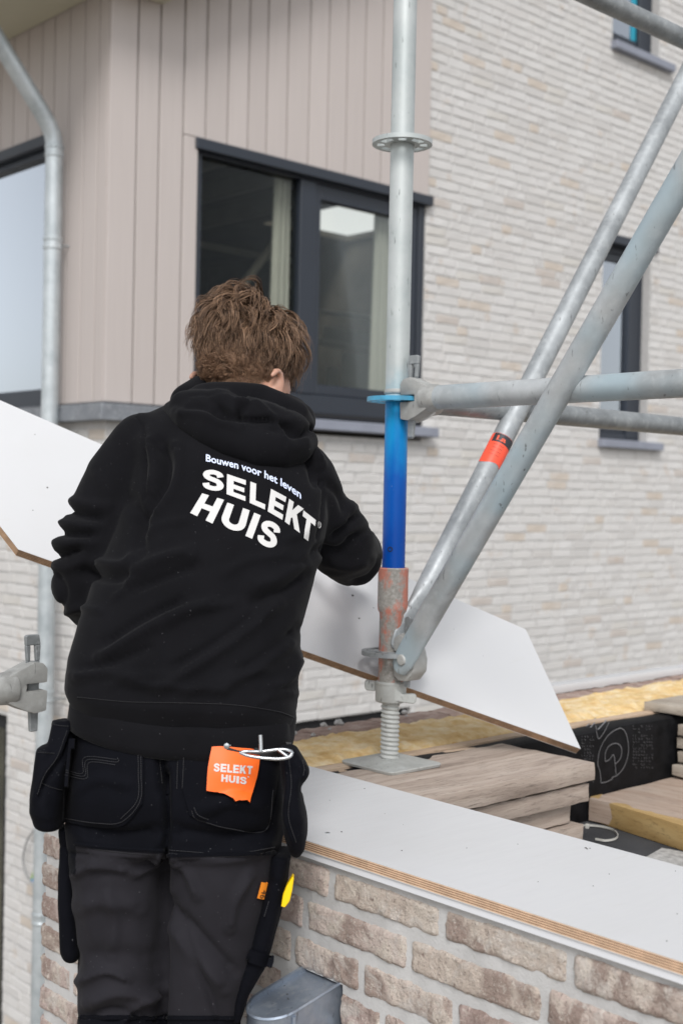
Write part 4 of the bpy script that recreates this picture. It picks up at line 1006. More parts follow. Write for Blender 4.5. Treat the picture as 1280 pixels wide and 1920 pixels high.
# ------------------------------------------------------------------ WORKER
person = empty('person', 'person in black hoodie and dark work trousers leaning over the garage wall, back to camera', 'person')
F0 = Vector((FWD.x, FWD.y, 0)).normalized(); R0 = Vector((RIGHT.x, RIGHT.y, 0)).normalized(); Z0 = Vector((0,0,1))
def P3(p): return at(*p[:3])
def cloth(name, base_col, rough, sheen, weave=900, wb=.12, var=.15):
    m = NT(name); v = m.pos(); n1 = m.noise(v, 11, 4); n2 = m.noise(v, weave, 2, .6); n3 = m.noise(v, 260, 2)
    c = m.ramp(n1, [(.3, tuple(x*(1-var) for x in base_col)), (.7, tuple(x*(1+var) for x in base_col))])
    c = m.mix(m.val(n3, .73, .78, 0, .25), c, (.30,.30,.32))
    m.set(c, rough, 0, .05, sheen); m.b.inputs['Sheen Roughness'].default_value = .45
    m.bump(n2, wb, .0008); return m.mat
M['hoodie'] = cloth('black_fleece', (.0070,.0069,.0083), .9, .045)
M['trouser_black'] = cloth('black_work_cotton', (.0042,.0045,.0068), .8, .02)
M['trouser_grey'] = cloth('charcoal_stretch', (.0205,.0195,.0235), .75, .03, 1100, .08, .08)
M['stitch'] = plain('grey_thread', (.015,.015,.018), .8)
M['stitch_dark'] = plain('dark_thread', (.009,.009,.011), .8)
M['print_white'] = plain('white_print', (.58,.57,.56), .6, 0, .03)
M['print_blue'] = plain('pale_blue_print', (.62,.68,.86), .6, 0, .03)

def ring(Lp, Rp, d, bb, bf, n=56, pw=2.3, sag=0.0, dl=0, dr=0):
    """oval section through the picture points Lp and Rp at depth d: bb towards the camera, bf away from it"""
    A, B = at(*Lp, d+dl), at(*Rp, d+dr); c = (A+B)/2; u = (B-A)/2; out = []
    for j in range(n):
        a = 2*math.pi*j/n; ca, sa = math.cos(a), math.sin(a)
        x = math.copysign(abs(ca)**(2/pw), ca); y = math.copysign(abs(sa)**(2/pw), sa)
        out.append(c+u*x+F0*(y*(bf if y > 0 else bb))-Z0*sag*(1-x*x)*(1 if y < 0 else -.6))
    return out
# --- hoodie: body and both sleeves as one cloth
hood_m = MB()
T = [((146,1352),(540,1386),1.935,.104,.104),((136,1318),(552,1345),1.935,.118,.115),((124,1288),(556,1322),1.935,.128,.12),((131,1235),(557,1262),1.945,.125,.12),((150,1165),(566,1178),1.96,.122,.118),
     ((178,1085),(588,1098),1.985,.124,.118),((212,1005),(606,1028),2.01,.126,.118),((238,935),(614,970),2.035,.124,.115),((246,875),(612,915),2.06,.118,.11),
     ((240,820),(604,872),2.085,.108,.10),((262,782),(588,838),2.105,.092,.09),((318,756),(566,802),2.125,.078,.08),((365,738),(540,772),2.14,.065,.07)]
hood_m.loft([ring(*t) for t in T])
SL = [(275,838,2.085,.058),(236,905,2.065,.0665),(208,965,2.05,.066),(182,1040,2.035,.0685),(174,1096,2.035,.066),(186,1120,2.09,.060),(225,1115,2.20,.053),(268,1112,2.30,.047),(290,1112,2.345,.041)]
SR = [(560,900,2.07,.062),(592,962,2.095,.0585),(640,1022,2.16,.0585),(661,1044,2.23,.0535),(664,1043,2.32,.050),(660,1042,2.46,.045),(658,1040,2.57,.040)]
for S in (SL, SR): hood_m.tube([at(p[0],p[1],p[2]) for p in S], [p[3] for p in S], 28, rnd=True)
hm = remesh(hood_m, .0055, 6)
def face_cam(V, N): D = -V/np.linalg.norm(V, axis=1)[:,None]; return np.einsum('ij,ij->i', D, N)
def fold(me, strokes, smooth=0):
    V = verts_of(me); N = normals_of(me); P = pix(V); fc = face_cam(V, N); disp = np.zeros(len(V))
    for pts, w, amp, *o in strokes:
        pts = catmull(pts, 5) if len(pts) > 2 else np.array(pts, float)
        x0, y0 = pts.min(0)-3*w; x1, y1 = pts.max(0)+3*w
        k = np.where((P[:,0] > x0)&(P[:,0] < x1)&(P[:,1] > y0)&(P[:,1] < y1)&(fc > (o[0] if o else -.15)))[0]
        if not len(k): continue
        dd = seg_dist(P[k,:2], pts); tip0 = np.linalg.norm(P[k,:2]-pts[0], axis=1); tip1 = np.linalg.norm(P[k,:2]-pts[-1], axis=1)
        disp[k] += amp*np.exp(-(dd/w)**2)*np.clip(np.minimum(tip0, tip1)/(1.6*w)+.35, 0, 1)
    return V, N, disp
H = [([(265,1010),(300,985),(360,975)], 8, .0025), ([(420,1075),(470,1050),(540,1040)], 9, .0025), ([(300,1180),(360,1150),(440,1130)], 7, .0025), ([(200,1290),(250,1270),(320,1262)], 7, .002),
     ([(350,1300),(430,1270),(500,1255)], 7, .0025), ([(480,1320),(520,1300),(550,1300)], 6, .003), ([(540,1010),(570,1000),(592,975)], 7, .003), ([(545,1060),(575,1050),(595,1030)], 6, -.003),
     ([(180,880),(200,930),(215,960)], 10, .002), ([(215,1120),(240,1100),(255,1065)], 6, .003), ([(120,1150),(150,1140),(190,1145)], 6, .003), # seams
     ([(252,772),(268,800),(274,850),(274,905),(268,945)], 2.2, -.0028), ([(602,868),(606,920),(604,965),(596,1010)], 2.4, -.0028),
     # left underarm drag folds
     ([(300,832),(314,862),(308,905),(286,945),(262,975)], 11, -.008), ([(282,830),(290,870),(284,915)], 9, .005), ([(330,840),(336,880),(318,930),(285,968)], 11, .005),
     ([(250,940),(264,985),(262,1030)], 12, -.007),
     # elbow bunching on the left sleeve
     ([(122,952),(140,962),(190,972)], 7, -.013, -.6), ([(100,992),(122,1000),(175,1004)], 7, -.012, -.6), ([(92,1042),(112,1042),(150,1030)], 6, -.013, -.6),
     ([(128,938),(160,944),(200,950)], 8, .006, -.6), ([(104,978),(140,985),(180,988)], 7, .007, -.6), ([(98,1018),(130,1020),(170,1016)], 8, .007, -.6), ([(98,1060),(125,1066),(160,1050)], 8, .006, -.6),
     ([(104,1075),(122,1110),(112,1150)], 7, -.006, -.6), ([(180,1055),(230,1060),(255,1040)], 9, .006), ([(160,1075),(210,1085),(250,1075)], 9, -.006),
     # long diagonal folds across the lower back
     ([(190,1235),(260,1190),(330,1150),(400,1130)], 11, .0065), ([(200,1205),(270,1160),(340,1128)], 9, -.005), ([(240,1080),(300,1050),(360,1035)], 12, .006), ([(250,1105),(310,1082),(370,1062)], 9, -.005),
     ([(300,1290),(380,1240),(450,1190),(520,1130)], 12, .006), ([(330,1250),(410,1205),(480,1155)], 9, -.0045), ([(420,1290),(480,1250),(540,1205)], 10, .0055), ([(450,1262),(510,1222),(556,1180)], 8, -.005),
     ([(470,1100),(520,1085),(570,1050)], 12, .005), ([(480,1130),(540,1105),(575,1080)], 9, -.005), ([(140,1270),(200,1262),(270,1275)], 10, .005), ([(160,1255),(220,1240),(280,1215)], 7, -.004),
     ([(240,1282),(330,1290),(420,1295)], 8, .004), ([(505,1290),(540,1270),(560,1230)], 8, .005),
     ([(560,840),(580,862),(596,905)], 9, -.007), ([(585,845),(600,870)], 8, .007), ([(612,905),(640,930),(650,965)], 8, -.005),
     # right sleeve
     ([(625,1008),(650,985),(668,968)], 6, -.011, -.6), ([(655,1012),(678,1000),(695,990)], 6, -.006, -.6), ([(640,985),(655,960),(664,945)], 8, .006, -.6), ([(610,1050),(650,1060),(690,1050)], 12, .005), ([(600,1030),(635,1035),(670,1010)], 9, -.006),
     ([(660,1095),(695,1080),(710,1050)], 5, -.004)]
H = [(h[0], h[1], h[2]*1.9) if len(h) == 3 else h for h in H]
V, N, dsp = fold(hm, H)
dsp += .0016*vnoise(V, 4.2, .1)+.0008*vnoise(V, 11, .2)
set_verts(hm, V+N*dsp[:,None]); hm.shade_smooth()
hoodie = link('hoodie', hm, M['hoodie'], person)
# waistband: ribbed cuff at the hem
wb = MB(); rings = []
for t, (L_, R_, d, bb, bf) in enumerate([((146,1300),(548,1330),1.935,.112,.11),((138,1304),(553,1337),1.935,.119,.115),((135,1316),(554,1350),1.935,.120,.115),((131,1340),(551,1378),1.93,.119,.115),((130,1352),(547,1393),1.93,.117,.113),((134,1356),(543,1398),1.93,.112,.11),((144,1352),(532,1392),1.93,.10,.10)]):
    rr_ = ring(L_, R_, d, bb, bf, 240, 2.3, .016); rings.append([p+(F0*.0007*math.sin(j*math.pi)) for j, p in enumerate(rr_)])
wb.loft(rings, cap=False); wbm = wb.mesh('waistband', smooth=180)
V, N, dsp = fold(wbm, [([(350,1372),(440,1380),(530,1385)], 8, .003), ([(530,1325),(546,1350),(552,1372)], 5, -.005), ([(250,1330),(330,1350),(420,1352)], 9, -.002), ([(140,1330),(200,1345),(260,1350)], 10, .002)])
set_verts(wbm, V+N*(dsp+.0018*vnoise(V, 5, .7))[:,None])
band = link('waistband', wbm, M['hoodie'], hoodie)

# --- hood lying on the neck
hd_m = MB()
def blob(pts, par=None): hd_m.tube([at(p[0],p[1],p[2]) for p in pts], [p[3] for p in pts], 24, rnd=True)
blob([(330,776,2.09,.018),(352,758,2.09,.023),(395,746,2.075,.026),(440,745,2.07,.026),(485,750,2.07,.027),(520,768,2.075,.030),(548,786,2.085,.033),(556,800,2.10,.032),(548,814,2.13,.026)])
blob([(322,768,2.075,.016),(360,785,2.03,.030),(400,806,2.005,.034),(440,826,1.99,.034),(485,840,1.985,.034),(525,842,1.995,.034),(553,836,2.015,.030),(566,828,2.045,.026)])
blob([(350,765,2.06,.030),(400,776,2.035,.040),(450,792,2.02,.046),(500,806,2.015,.046),(540,816,2.035,.040)])
blob([(350,752,2.15,.03),(380,735,2.20,.03),(410,728,2.23,.03)]); blob([(556,790,2.13,.034),(545,775,2.20,.03),(520,765,2.24,.03)])
blob([(385,756,2.08,.034),(440,760,2.07,.036),(500,775,2.07,.036)])
hm2 = remesh(hd_m, .0045, 7)
HS = [([(400,735),(440,745),(480,768),(510,785),(545,790)], 8, .004), ([(440,738),(470,752),(450,775),(452,786),(510,786)], 7, -.006),
      ([(448,758),(446,776),(462,786),(512,788)], 5, -.012), ([(408,770),(425,783),(445,787)], 9, -.010), ([(395,742),(405,760),(420,776)], 9, -.007), ([(450,750),(470,752),(490,762),(512,783)], 6, .007), ([(458,786),(490,784),(515,788),(526,800),(534,815)], 6, .007),
      ([(420,790),(440,794),(460,788)], 7, .005), ([(330,772),(380,776),(420,794),(445,800)], 8, .005), ([(342,764),(380,766),(410,778)], 6, -.005),
      ([(458,790),(459,806),(457,820)], 2, -.002), ([(532,812),(534,830),(530,850)], 2, -.002), ([(541,762),(535,772),(528,788)], 2, -.0025), ([(478,732),(474,742),(470,750)], 2, -.0018),
      ([(355,742),(400,738),(450,740),(510,752),(545,768)], 3, -.0022), ([(520,790),(545,806),(566,812),(580,806)], 6, -.014, -.5), ([(505,802),(535,812),(560,822)], 5, -.004),
      ([(540,780),(560,790),(570,800)], 10, .004), ([(545,840),(562,838),(574,828)], 8, .003)]
V, N, dsp = fold(hm2, HS); set_verts(hm2, V+N*(dsp+.0016*vnoise(V, 6, .4))[:,None]); hm2.shade_smooth()
link('hood', hm2, M['hoodie'], hoodie)

# --- trousers: seat and both legs as one cloth
tr = MB()
tr.loft([ring(*t, n=48) for t in [((150,1330),(528,1372),1.925,.098,.10),((140,1400),(530,1425),1.92,.105,.105),((130,1470),(532,1485),1.918,.112,.108),((128,1530),(536,1545),1.92,.108,.105),((134,1575),(530,1590),1.925,.092,.095)]])
TL = [((130,1535),(318,1540),1.92,.096,.098),((132,1600),(312,1605),1.925,.092,.095),((138,1660),(310,1665),1.925,.088,.092),((146,1750),(307,1752),1.925,.082,.088),((150,1850),(305,1852),1.925,.075,.082),((146,1960),(300,1962),1.925,.072,.078),((160,2150),(290,2150),1.92,.064,.066),((170,2350),(280,2350),1.91,.058,.06),((172,2520),(282,2520),1.91,.056,.06)]
TRr = [((302,1540),(534,1545),1.92,.096,.098),((307,1605),(522,1608),1.92,.092,.095),((309,1665),(508,1668),1.92,.088,.092),((307,1750),(490,1752),1.92,.082,.088),((304,1850),(462,1850),1.92,.075,.082),((306,1960),(438,1960),1.92,.070,.075),((312,2150),(432,2150),1.92,.062,.064),((315,2350),(425,2350),1.91,.058,.06),((316,2520),(426,2520),1.91,.056,.06)]
tr.loft([ring(*t, n=40) for t in TL]); tr.loft([ring(*t, n=40) for t in TRr])
tm = remesh(tr, .0048, 9)
TS = [([(140,1640),(180,1622),(240,1630)], 7, .004), ([(250,1640),(285,1620),(306,1600)], 7, .004), ([(316,1600),(350,1630),(370,1680)], 8, .004), ([(150,1840),(200,1820),(240,1835)], 7, .004), ([(220,1930),(260,1880),(300,1860)], 8, .005), ([(470,1640),(440,1690),(430,1740)], 9, .004), ([(200,1660),(215,1720),(210,1790)], 12, .003), ([(150,1480),(190,1460),(240,1470)], 8, .003), ([(380,1520),(430,1500),(480,1510)], 9, .004), ([(311,1450),(312,1540),(309,1640),(306,1800),(304,1950)], 6, -.010), ([(300,1400),(303,1440),(307,1480)], 9, -.007),
      ([(150,1700),(200,1690),(260,1700)], 16, .004), ([(170,1880),(220,1860),(280,1870)], 12, .005), ([(160,1905),(210,1895),(270,1905)], 9, -.005), ([(330,1740),(370,1800),(420,1850)], 14, .005), ([(345,1720),(400,1780),(440,1820)], 10, -.004),
      ([(320,1690),(380,1830),(420,1925)], 10, -.004), ([(180,1610),(260,1600),(300,1590)], 12, .004), ([(330,1600),(420,1610),(500,1590)], 12, .004), ([(150,1800),(220,1790),(290,1800)], 18, -.003),
      ([(130,1600),(220,1606),(300,1608)], 3, -.002), ([(320,1608),(420,1608),(520,1596)], 3, -.002), ([(150,1905),(220,1915),(300,1912)], 3, -.003),
      ([(330,1560),(420,1570),(500,1560)], 14, -.005), ([(170,1560),(240,1568),(290,1560)], 12, -.005)]
V, N, dsp = fold(tm, TS); set_verts(tm, V+N*(dsp*2.4+.0022*vnoise(V, 5, .9)+.0012*vnoise(V, 13, .8))[:,None]); tm.shade_smooth()
tm.materials.append(M['trouser_black']); tm.materials.append(M['trouser_grey'])
V = verts_of(tm); P = pix(V)
cen = np.array([[sum(P[i,0] for i in p.vertices)/len(p.vertices), sum(P[i,1] for i in p.vertices)/len(p.vertices)] for p in tm.polygons])
seam_y = np.where(cen[:,0] < 311, 1582+.135*(cen[:,0]-140)-.00032*(cen[:,0]-140)**2, 1604-.02*(cen[:,0]-311))
side_x = 518-(cen[:,1]-1600)*.245
grey = (cen[:,1] > seam_y)&(cen[:,1] < 1908)&(cen[:,0] < side_x)&~((cen[:,0] < 142)&(cen[:,1] < 1640))
tm.polygons.foreach_set('material_index', grey.astype(np.int32))
trousers = link('trousers', tm, None, person)

# --- drawing on cloth: anything sewn or printed is laid on the surface under it
def surface(*obs):
    V, Fs, k = [], [], 0
    for o in obs:
        a = verts_of(o.data); V += [Vector(v) for v in a]; Fs += [tuple(i+k for i in p.vertices) for p in o.data.polygons]; k += len(a)
    return BVHTree.FromPolygons(V, Fs)
S_h = surface(hoodie, bpy.data.objects['hood'], band); S_t = surface(trousers)
def lay(S, px, py, off):
    r = ray(px, py).normalized(); h = S.ray_cast(Vector((0,0,0)), r)
    if h[0] is None: h = (r*1.92, -r, 0, 0)
    n = h[1] if h[1].dot(r) < 0 else -h[1]
    n = (n*.5-r*.5).normalized(); return h[0]+n*off
def sewn(S, name, parent, pts, mat=None, r=.0007, off=.001, step=4, dashed=True):
    c = catmull(pts, 10); L = np.r_[0, np.cumsum(np.linalg.norm(np.diff(c, axis=0), axis=1))]; n = max(2, int(L[-1]/step)); m = MB()
    q = [lay(S, float(np.interp(s, L, c[:,0])), float(np.interp(s, L, c[:,1])), off) for s in np.linspace(0, L[-1], n+1)]
    if dashed:
        for a, b in zip(q[:-1], q[1:]): m.tube([a, a.lerp(b, .72)], r, 4)
    else: m.tube(q, r, 5)
    return m.build(name, mat or M['stitch'], parent, fix=False)
def coons(top, right, bottom, left):
    """top and bottom run left to right, left and right run top to bottom"""
    C = [catmull(x, 8) if len(x) > 2 else np.array(x, float) for x in (top, right, bottom, left)]
    def ev(c, t):
        L = np.r_[0, np.cumsum(np.linalg.norm(np.diff(c, axis=0), axis=1))]; s = t*L[-1]; return np.array([np.interp(s, L, c[:,0]), np.interp(s, L, c[:,1])])
    p00, p10, p01, p11 = C[0][0], C[0][-1], C[2][0], C[2][-1]
    return lambda u, v: (1-v)*ev(C[0],u)+v*ev(C[2],u)+(1-u)*ev(C[3],v)+u*ev(C[1],v)-((1-u)*(1-v)*p00+u*(1-v)*p10+(1-u)*v*p01+u*v*p11)
def patch(S, name, parent, mat, sides, off=.003, nu=24, nv=24, puff=0.0):
    f = coons(*sides); m = MB()
    g = lambda u, v: lay(S, *f(u, v), off+puff*math.sin(math.pi*min(1,max(0,u)))*math.sin(math.pi*v))
    m.grid(g, nu, nv, flip=True); w = nu+1
    rg_ = [i for i in range(w)]+[j*w+nu for j in range(1, nv+1)]+[nv*w+i for i in range(nu-1,-1,-1)]+[j*w for j in range(nv-1,0,-1)]
    k = len(m.v); n = len(rg_); e = []
    for i in rg_:
        p = Vector(m.v[i]); e.append(p*(1+(off+.006)/p.length))
    m.v += [tuple(x) for x in e]; m.f += [(rg_[(i+1) % n], rg_[i], k+i, k+(i+1) % n) for i in range(n)]; m.m += [0]*n
    return m.build(name, mat, parent, fix=True, smooth=50)
bpL = patch(S_t, 'back_pocket', trousers, M['trouser_black'], ([(130,1385),(200,1384),(268,1386)],[(268,1386),(270,1450),(268,1506)],[(117,1540),(180,1549),(232,1546),(268,1506)],[(130,1385),(122,1460),(117,1540)]), .004, 26, 26, .002)
bpR = patch(S_t, 'back_pocket', trousers, M['trouser_black'], ([(338,1392),(430,1398),(524,1412)],[(524,1412),(516,1480),(500,1556)],[(356,1528),(380,1538),(430,1554),(500,1556)],[(338,1392),(336,1450),(356,1528)]), .004, 26, 26, .004)
S_t2 = surface(trousers, bpL, bpR)
for pts in ([(264,1390),(265,1450),(263,1502),(228,1541),(180,1543),(120,1534)],[(259,1390),(260,1450),(258,1500),(226,1536)],[(124,1444),(156,1450),(160,1420),(220,1424)],[(124,1448),(160,1455),(164,1425),(220,1429),(220,1420)],[(122,1453),(163,1460),(168,1430),(218,1434)]):
    sewn(S_t2, 'stitching', bpL, pts)
for pts in ([(360,1520),(366,1534),(390,1543),(430,1553),(498,1556),(512,1480)],[(364,1514),(372,1528),(392,1537)],[(345,1395),(344,1440),(342,1480)]): sewn(S_t2, 'stitching', bpR, pts)
for pts in ([(298,1392),(300,1430),(304,1470)],[(335,1392),(333,1440),(332,1480)],[(140,1584),(190,1594),(240,1600),(300,1603)],[(318,1600),(400,1606),(460,1604),(516,1594)],[(318,1594),(400,1600),(460,1598),(516,1588)],[(516,1594),(508,1640),(496,1690),(484,1740),(470,1790)],[(504,1690),(486,1750),(470,1810),(452,1870)]):
    sewn(S_t2, 'stitching', trousers, pts, M['stitch_dark'] if pts[0][0] < 300 else None)
for pts in ([(143,1582.4),(165,1585.2),(190,1588),(240,1592.3),(306,1595.6)],[(315,1604),(400,1602.2),(460,1601),(516,1600)],[(150,1908),(200,1908),(250,1908),(303,1908)],[(308,1908),(360,1908),(400,1908),(440,1908)],[(518,1600),(506,1650),(493,1700),(481,1750),(468,1803),(455,1855)]):
    sewn(S_t2, 'piping', trousers, pts, M['trouser_black'], .0032, .0008, 3, False)
sewn(S_h, 'stitching', band, [(146,1307),(240,1316),(340,1318),(440,1322),(520,1334),(552,1345)], M['stitch_dark'])

# --- letters on the back
def catm3(P, n=6): return [tuple(x) for x in catmull(P, n)]
def glyph(ch):
    Rq = lambda x0,y0,x1,y1: [(x0,y0),(x1,y0),(x1,y1),(x0,y1)]
    if ch == 'E': return [Rq(0,0,.36,1),Rq(.36,0,1,.225),Rq(.36,.39,.93,.605),Rq(.36,.775,1,1)]
    if ch == 'L': return [Rq(0,0,.37,1),Rq(.37,0,1,.235)]
    if ch == 'K': return [Rq(0,0,.32,1),[(.32,.30),(.50,.47),(1.0,1),(.62,1)],[(.32,.30),(.62,1),(.60,.98),(.32,.64)],[(.40,.40),(.66,0),(1.05,0),(.62,.64)]]
    if ch == 'T': return [Rq(0,.765,1,1),Rq(.325,0,.675,.765)]
    if ch == 'H': return [Rq(0,0,.31,1),Rq(.69,0,1,1),Rq(.31,.39,.69,.61)]
    if ch == 'I': return [Rq(0,0,1,1)]
    if ch == 'U':
        q = [Rq(0,.38,.30,1),Rq(.70,.38,1,1)]; A = np.linspace(math.pi, 2*math.pi, 17)
        for a, b in zip(A[:-1], A[1:]):
            q.append([(.5+.20*math.cos(a),.38+.155*math.sin(a)),(.5+.5*math.cos(a),.38+.39*math.sin(a)),(.5+.5*math.cos(b),.38+.39*math.sin(b)),(.5+.20*math.cos(b),.38+.155*math.sin(b))])
        return q
    if ch == 'S':
        c = catmull([(.84,.685),(.76,.83),(.5,.893),(.25,.84),(.165,.715),(.27,.595),(.5,.53),(.73,.455),(.84,.30),(.75,.155),(.5,.107),(.23,.165),(.15,.325)], 5); q = []
        t = np.gradient(c, axis=0); t[:,0] *= 1; n = np.stack([-t[:,1], t[:,0]], 1); n /= np.linalg.norm(n, axis=1)[:,None]; h = n*np.array([.165,.108])
        A, B = c+h, c-h
        for i in range(len(c)-1): q.append([tuple(A[i]),tuple(B[i]),tuple(B[i+1]),tuple(A[i+1])])
        return q
def letters(S, name, parent, mat, items, off=.0016):
    """items: (character, TL, TR, BR, BL) - the four corners in which the letter sits"""
    for ch, a, b, c, d in items:
        a, b, c, d = map(np.array, (a, b, c, d)); m = MB()
        for q in glyph(ch):
            q = [np.array(x) for x in q]; n = 2 if ch in 'SU' and len(glyph(ch)) > 6 else 5
            if ch in 'U' and abs(q[0][1]-q[1][1]) < 1e-6 and q[2][1] == 1: n = 5
            def f(s, t, q=q):
                p = (q[0]*(1-s)+q[1]*s)*(1-t)+(q[3]*(1-s)+q[2]*s)*t; x, y = p
                z = (d*(1-x)+c*x)*(1-y)+(a*(1-x)+b*x)*y; return lay(S, float(z[0]), float(z[1]), off)
            m.grid(f, n, n)
        m.build(name, mat, parent, fix=False, smooth=180)
Zm = lambda x, y: (340+x/4.267, 820+y/4.267)
letters(S_h, 'letter', hoodie, M['print_white'], [
    ('S', Zm(176,252), Zm(342,276), Zm(338,440), Zm(168,416)), ('E', Zm(366,296), Zm(516,346), Zm(512,512), Zm(362,456)), ('L', Zm(552,356), Zm(678,404), Zm(668,580), Zm(546,526)),
    ('E', Zm(716,414), Zm(838,480), Zm(806,662), Zm(690,594)), ('K', Zm(860,494), Zm(976,574), Zm(940,764), Zm(826,676)), ('T', Zm(974,586), Zm(1072,664), Zm(1042,858), Zm(944,776)),
    ('H', Zm(168,450), Zm(342,502), Zm(250,692), Zm(72,608)), ('U', Zm(368,524), Zm(546,586), Zm(496,776), Zm(300,700)), ('I', Zm(582,604), Zm(634,626), Zm(566,814), Zm(512,790)), ('S', Zm(660,646), Zm(806,714), Zm(742,906), Zm(592,838))])
bx_, by_ = [193,350,495,670,800,955], [192,224,270,330,388,496]
V2, f2 = font_mesh('Bouwen voor het leven', .022, 3); wtx = V2[:,0].max(); m = MB(); pts = []
for v in V2:
    u = v[0]/wtx; x = 193+762*u; yb = np.interp(x, bx_, by_); pc = np.polyfit(bx_, by_, 3); yb = np.polyval(pc, x); sl = np.polyval(np.polyder(pc), x)
    hgt = v[1]*(56/.72)*(1+.12*u); pts.append(lay(S_h, *Zm(x+hgt*.02*sl, yb-hgt), .0015))
m.add(pts, f2); m.build('tagline', M['print_blue'], hoodie, fix=False)
V2, f2 = font_mesh('®', .01, 3); V2 -= V2.min(0); V2 /= V2.max(); m = MB(); m.add([lay(S_h, *Zm(1085+v[0]*30, 724-v[1]*56+v[0]*8), .0015) for v in V2], f2); m.build('registered_mark', M['print_white'], hoodie, fix=False)

# --- belt piece, orange label, ring
belt = patch(S_t2, 'belt', trousers, plain('belt_leather', (.012,.011,.011), .45, 0, .3, 40), ([(340,1372),(430,1382),(546,1392)],[(546,1392),(548,1410),(536,1428)],[(424,1407),(450,1412),(490,1418),(536,1428)],[(340,1372),(418,1385),(424,1407)]), .010, 20, 6)
lab = patch(S_t2, 'brand_label', trousers, plain('orange_label', srgb(245,105,25), .55, 0, .04, 10), ([(398,1396),(440,1400),(485,1408)],[(485,1408),(480,1450),(466,1503)],[(387,1482),(410,1487),(440,1500),(466,1503)],[(398,1396),(390,1440),(387,1482)]), .0085, 16, 16, .003)
S_l = surface(trousers, bpL, bpR, lab, belt)
Zl = lambda x, y: (340+x/4.571, 1340+y/4.571)
def row(txt, x0, x1, y0, y1, sk, rise):
    w = {'I': .42, 'L': .85, 'T': .95, 'K': 1.05}; ws = [w.get(c, 1) for c in txt]; gap = .16; tot = sum(ws)+gap*(len(ws)-1); x = 0; out = []
    for c, k in zip(txt, ws):
        a, b = x/tot, (x+k)/tot; X = lambda t, y: x0+(x1-x0)*t+(y1-y)*sk; Y = lambda t, y: y+rise*t
        out.append((c, Zl(X(a,y0),Y(a,y0)), Zl(X(b,y0),Y(b,y0)), Zl(X(b,y1),Y(b,y1)), Zl(X(a,y1),Y(a,y1)))); x += k+gap
    return out
letters(S_l, 'letter', lab, M['print_white'], row('SELEKT', 278, 606, 416, 486, .06, 26)+row('HUIS', 342, 556, 510, 572, .05, 26), .001)
m = MB(); m.prism([lay(S_l, *Zl(573+6*math.cos(a), 533+6*math.sin(a)), .001) for a in np.linspace(0, 5.5, 8)], -FWD*.0004); m.build('registered_mark', M['print_white'], lab)
steel = galvanised('bright_steel', (.36,.38,.40), (.60,.62,.64), .9, .25, False)
def hang(pts, dep): return [at(px, py, d) for (px, py), d in zip(pts, dep)]
rp = catmull([(450,1411),(465,1417),(490,1421),(520,1423),(540,1420),(547,1412),(541,1407),(524,1405),(490,1409),(460,1409)], 6); rp = np.vstack([rp, rp[:1]])
m = MB(); m.tube([at(x, y, 1.785-.006*math.sin(i/len(rp)*6.28)) for i, (x, y) in enumerate(rp)], .0025, 10, cap=False); m.tube([at(488,1378,1.788), at(489,1400,1.786), at(489,1409,1.785)], .0028, 10); m.tube([at(521,1405,1.786), at(530,1412,1.784), at(541,1420,1.783)], .0022, 8)
m.build('hammer_ring', steel, belt, smooth=60)
m = MB(); m.lathe(lay(S_l, 425, 1399, .001), [(.0045,0),(.0042,.0018),(.002,.0026)], 16, axis=-FWD); m.build('rivet', steel, belt, smooth=60)
for pts in ([(421,1382),(424,1396)],[(430,1384),(432,1400)],[(523,1392),(522,1404)],[(531,1394),(531,1406)]): sewn(S_l, 'stitching', belt, [pts[0], ((pts[0][0]+pts[1][0])/2,(pts[0][1]+pts[1][1])/2), pts[1]], plain('pale_thread', (.5,.48,.45), .8), .0006, .0012)

# --- holster pouches and side pockets
def pouch(name, sections, mat, extra=(), vox=.0045, strokes=()):
    m = MB(); m.loft([ring((l, yl), (r, yr), d, b, b, 28, 2.6) for l, yl, r, yr, d, b in sections])
    for s in extra: m.loft([ring((l, yl), (r, yr), d, b, b, 28, 2.6) for l, yl, r, yr, d, b in s])
    me = remesh(m, vox, 3); V, N, d = fold(me, strokes); set_verts(me, V+N*(d+.0013*vnoise(V, 9, .33))[:,None]); me.shade_smooth()
    return link(name, me, mat, trousers)
po = pouch('holster_pouch', [(100,1349,142,1352,1.90,.030),(92,1398,140,1400,1.89,.040),(78,1455,130,1458,1.88,.048),(64,1510,122,1514,1.875,.052),(68,1540,120,1544,1.875,.046),(76,1548,116,1551,1.875,.034)], M['trouser_black'],
           [[(72,1399,106,1400,1.87,.030),(66,1440,104,1444,1.865,.036),(59,1490,112,1496,1.86,.040),(57,1518,116,1524,1.86,.040),(68,1546,112,1549,1.865,.030)]], .0045,
           [([(96,1352),(130,1356)], 3, .002), ([(72,1406),(104,1408)], 2.5, -.003), ([(130,1360),(112,1410),(82,1450),(66,1500)], 5, .006), ([(134,1366),(118,1420),(90,1460),(72,1500)], 4, -.006), ([(80,1470),(110,1480)], 8, -.003)])
S_p = surface(po)
for pts in ([(98,1358),(114,1361),(130,1362)],[(72,1411),(88,1412),(104,1413)],[(126,1370),(108,1418),(84,1452),(70,1490)],[(78,1468),(96,1476),(118,1482)]): sewn(S_p, 'stitching', po, pts, M['stitch_dark'])
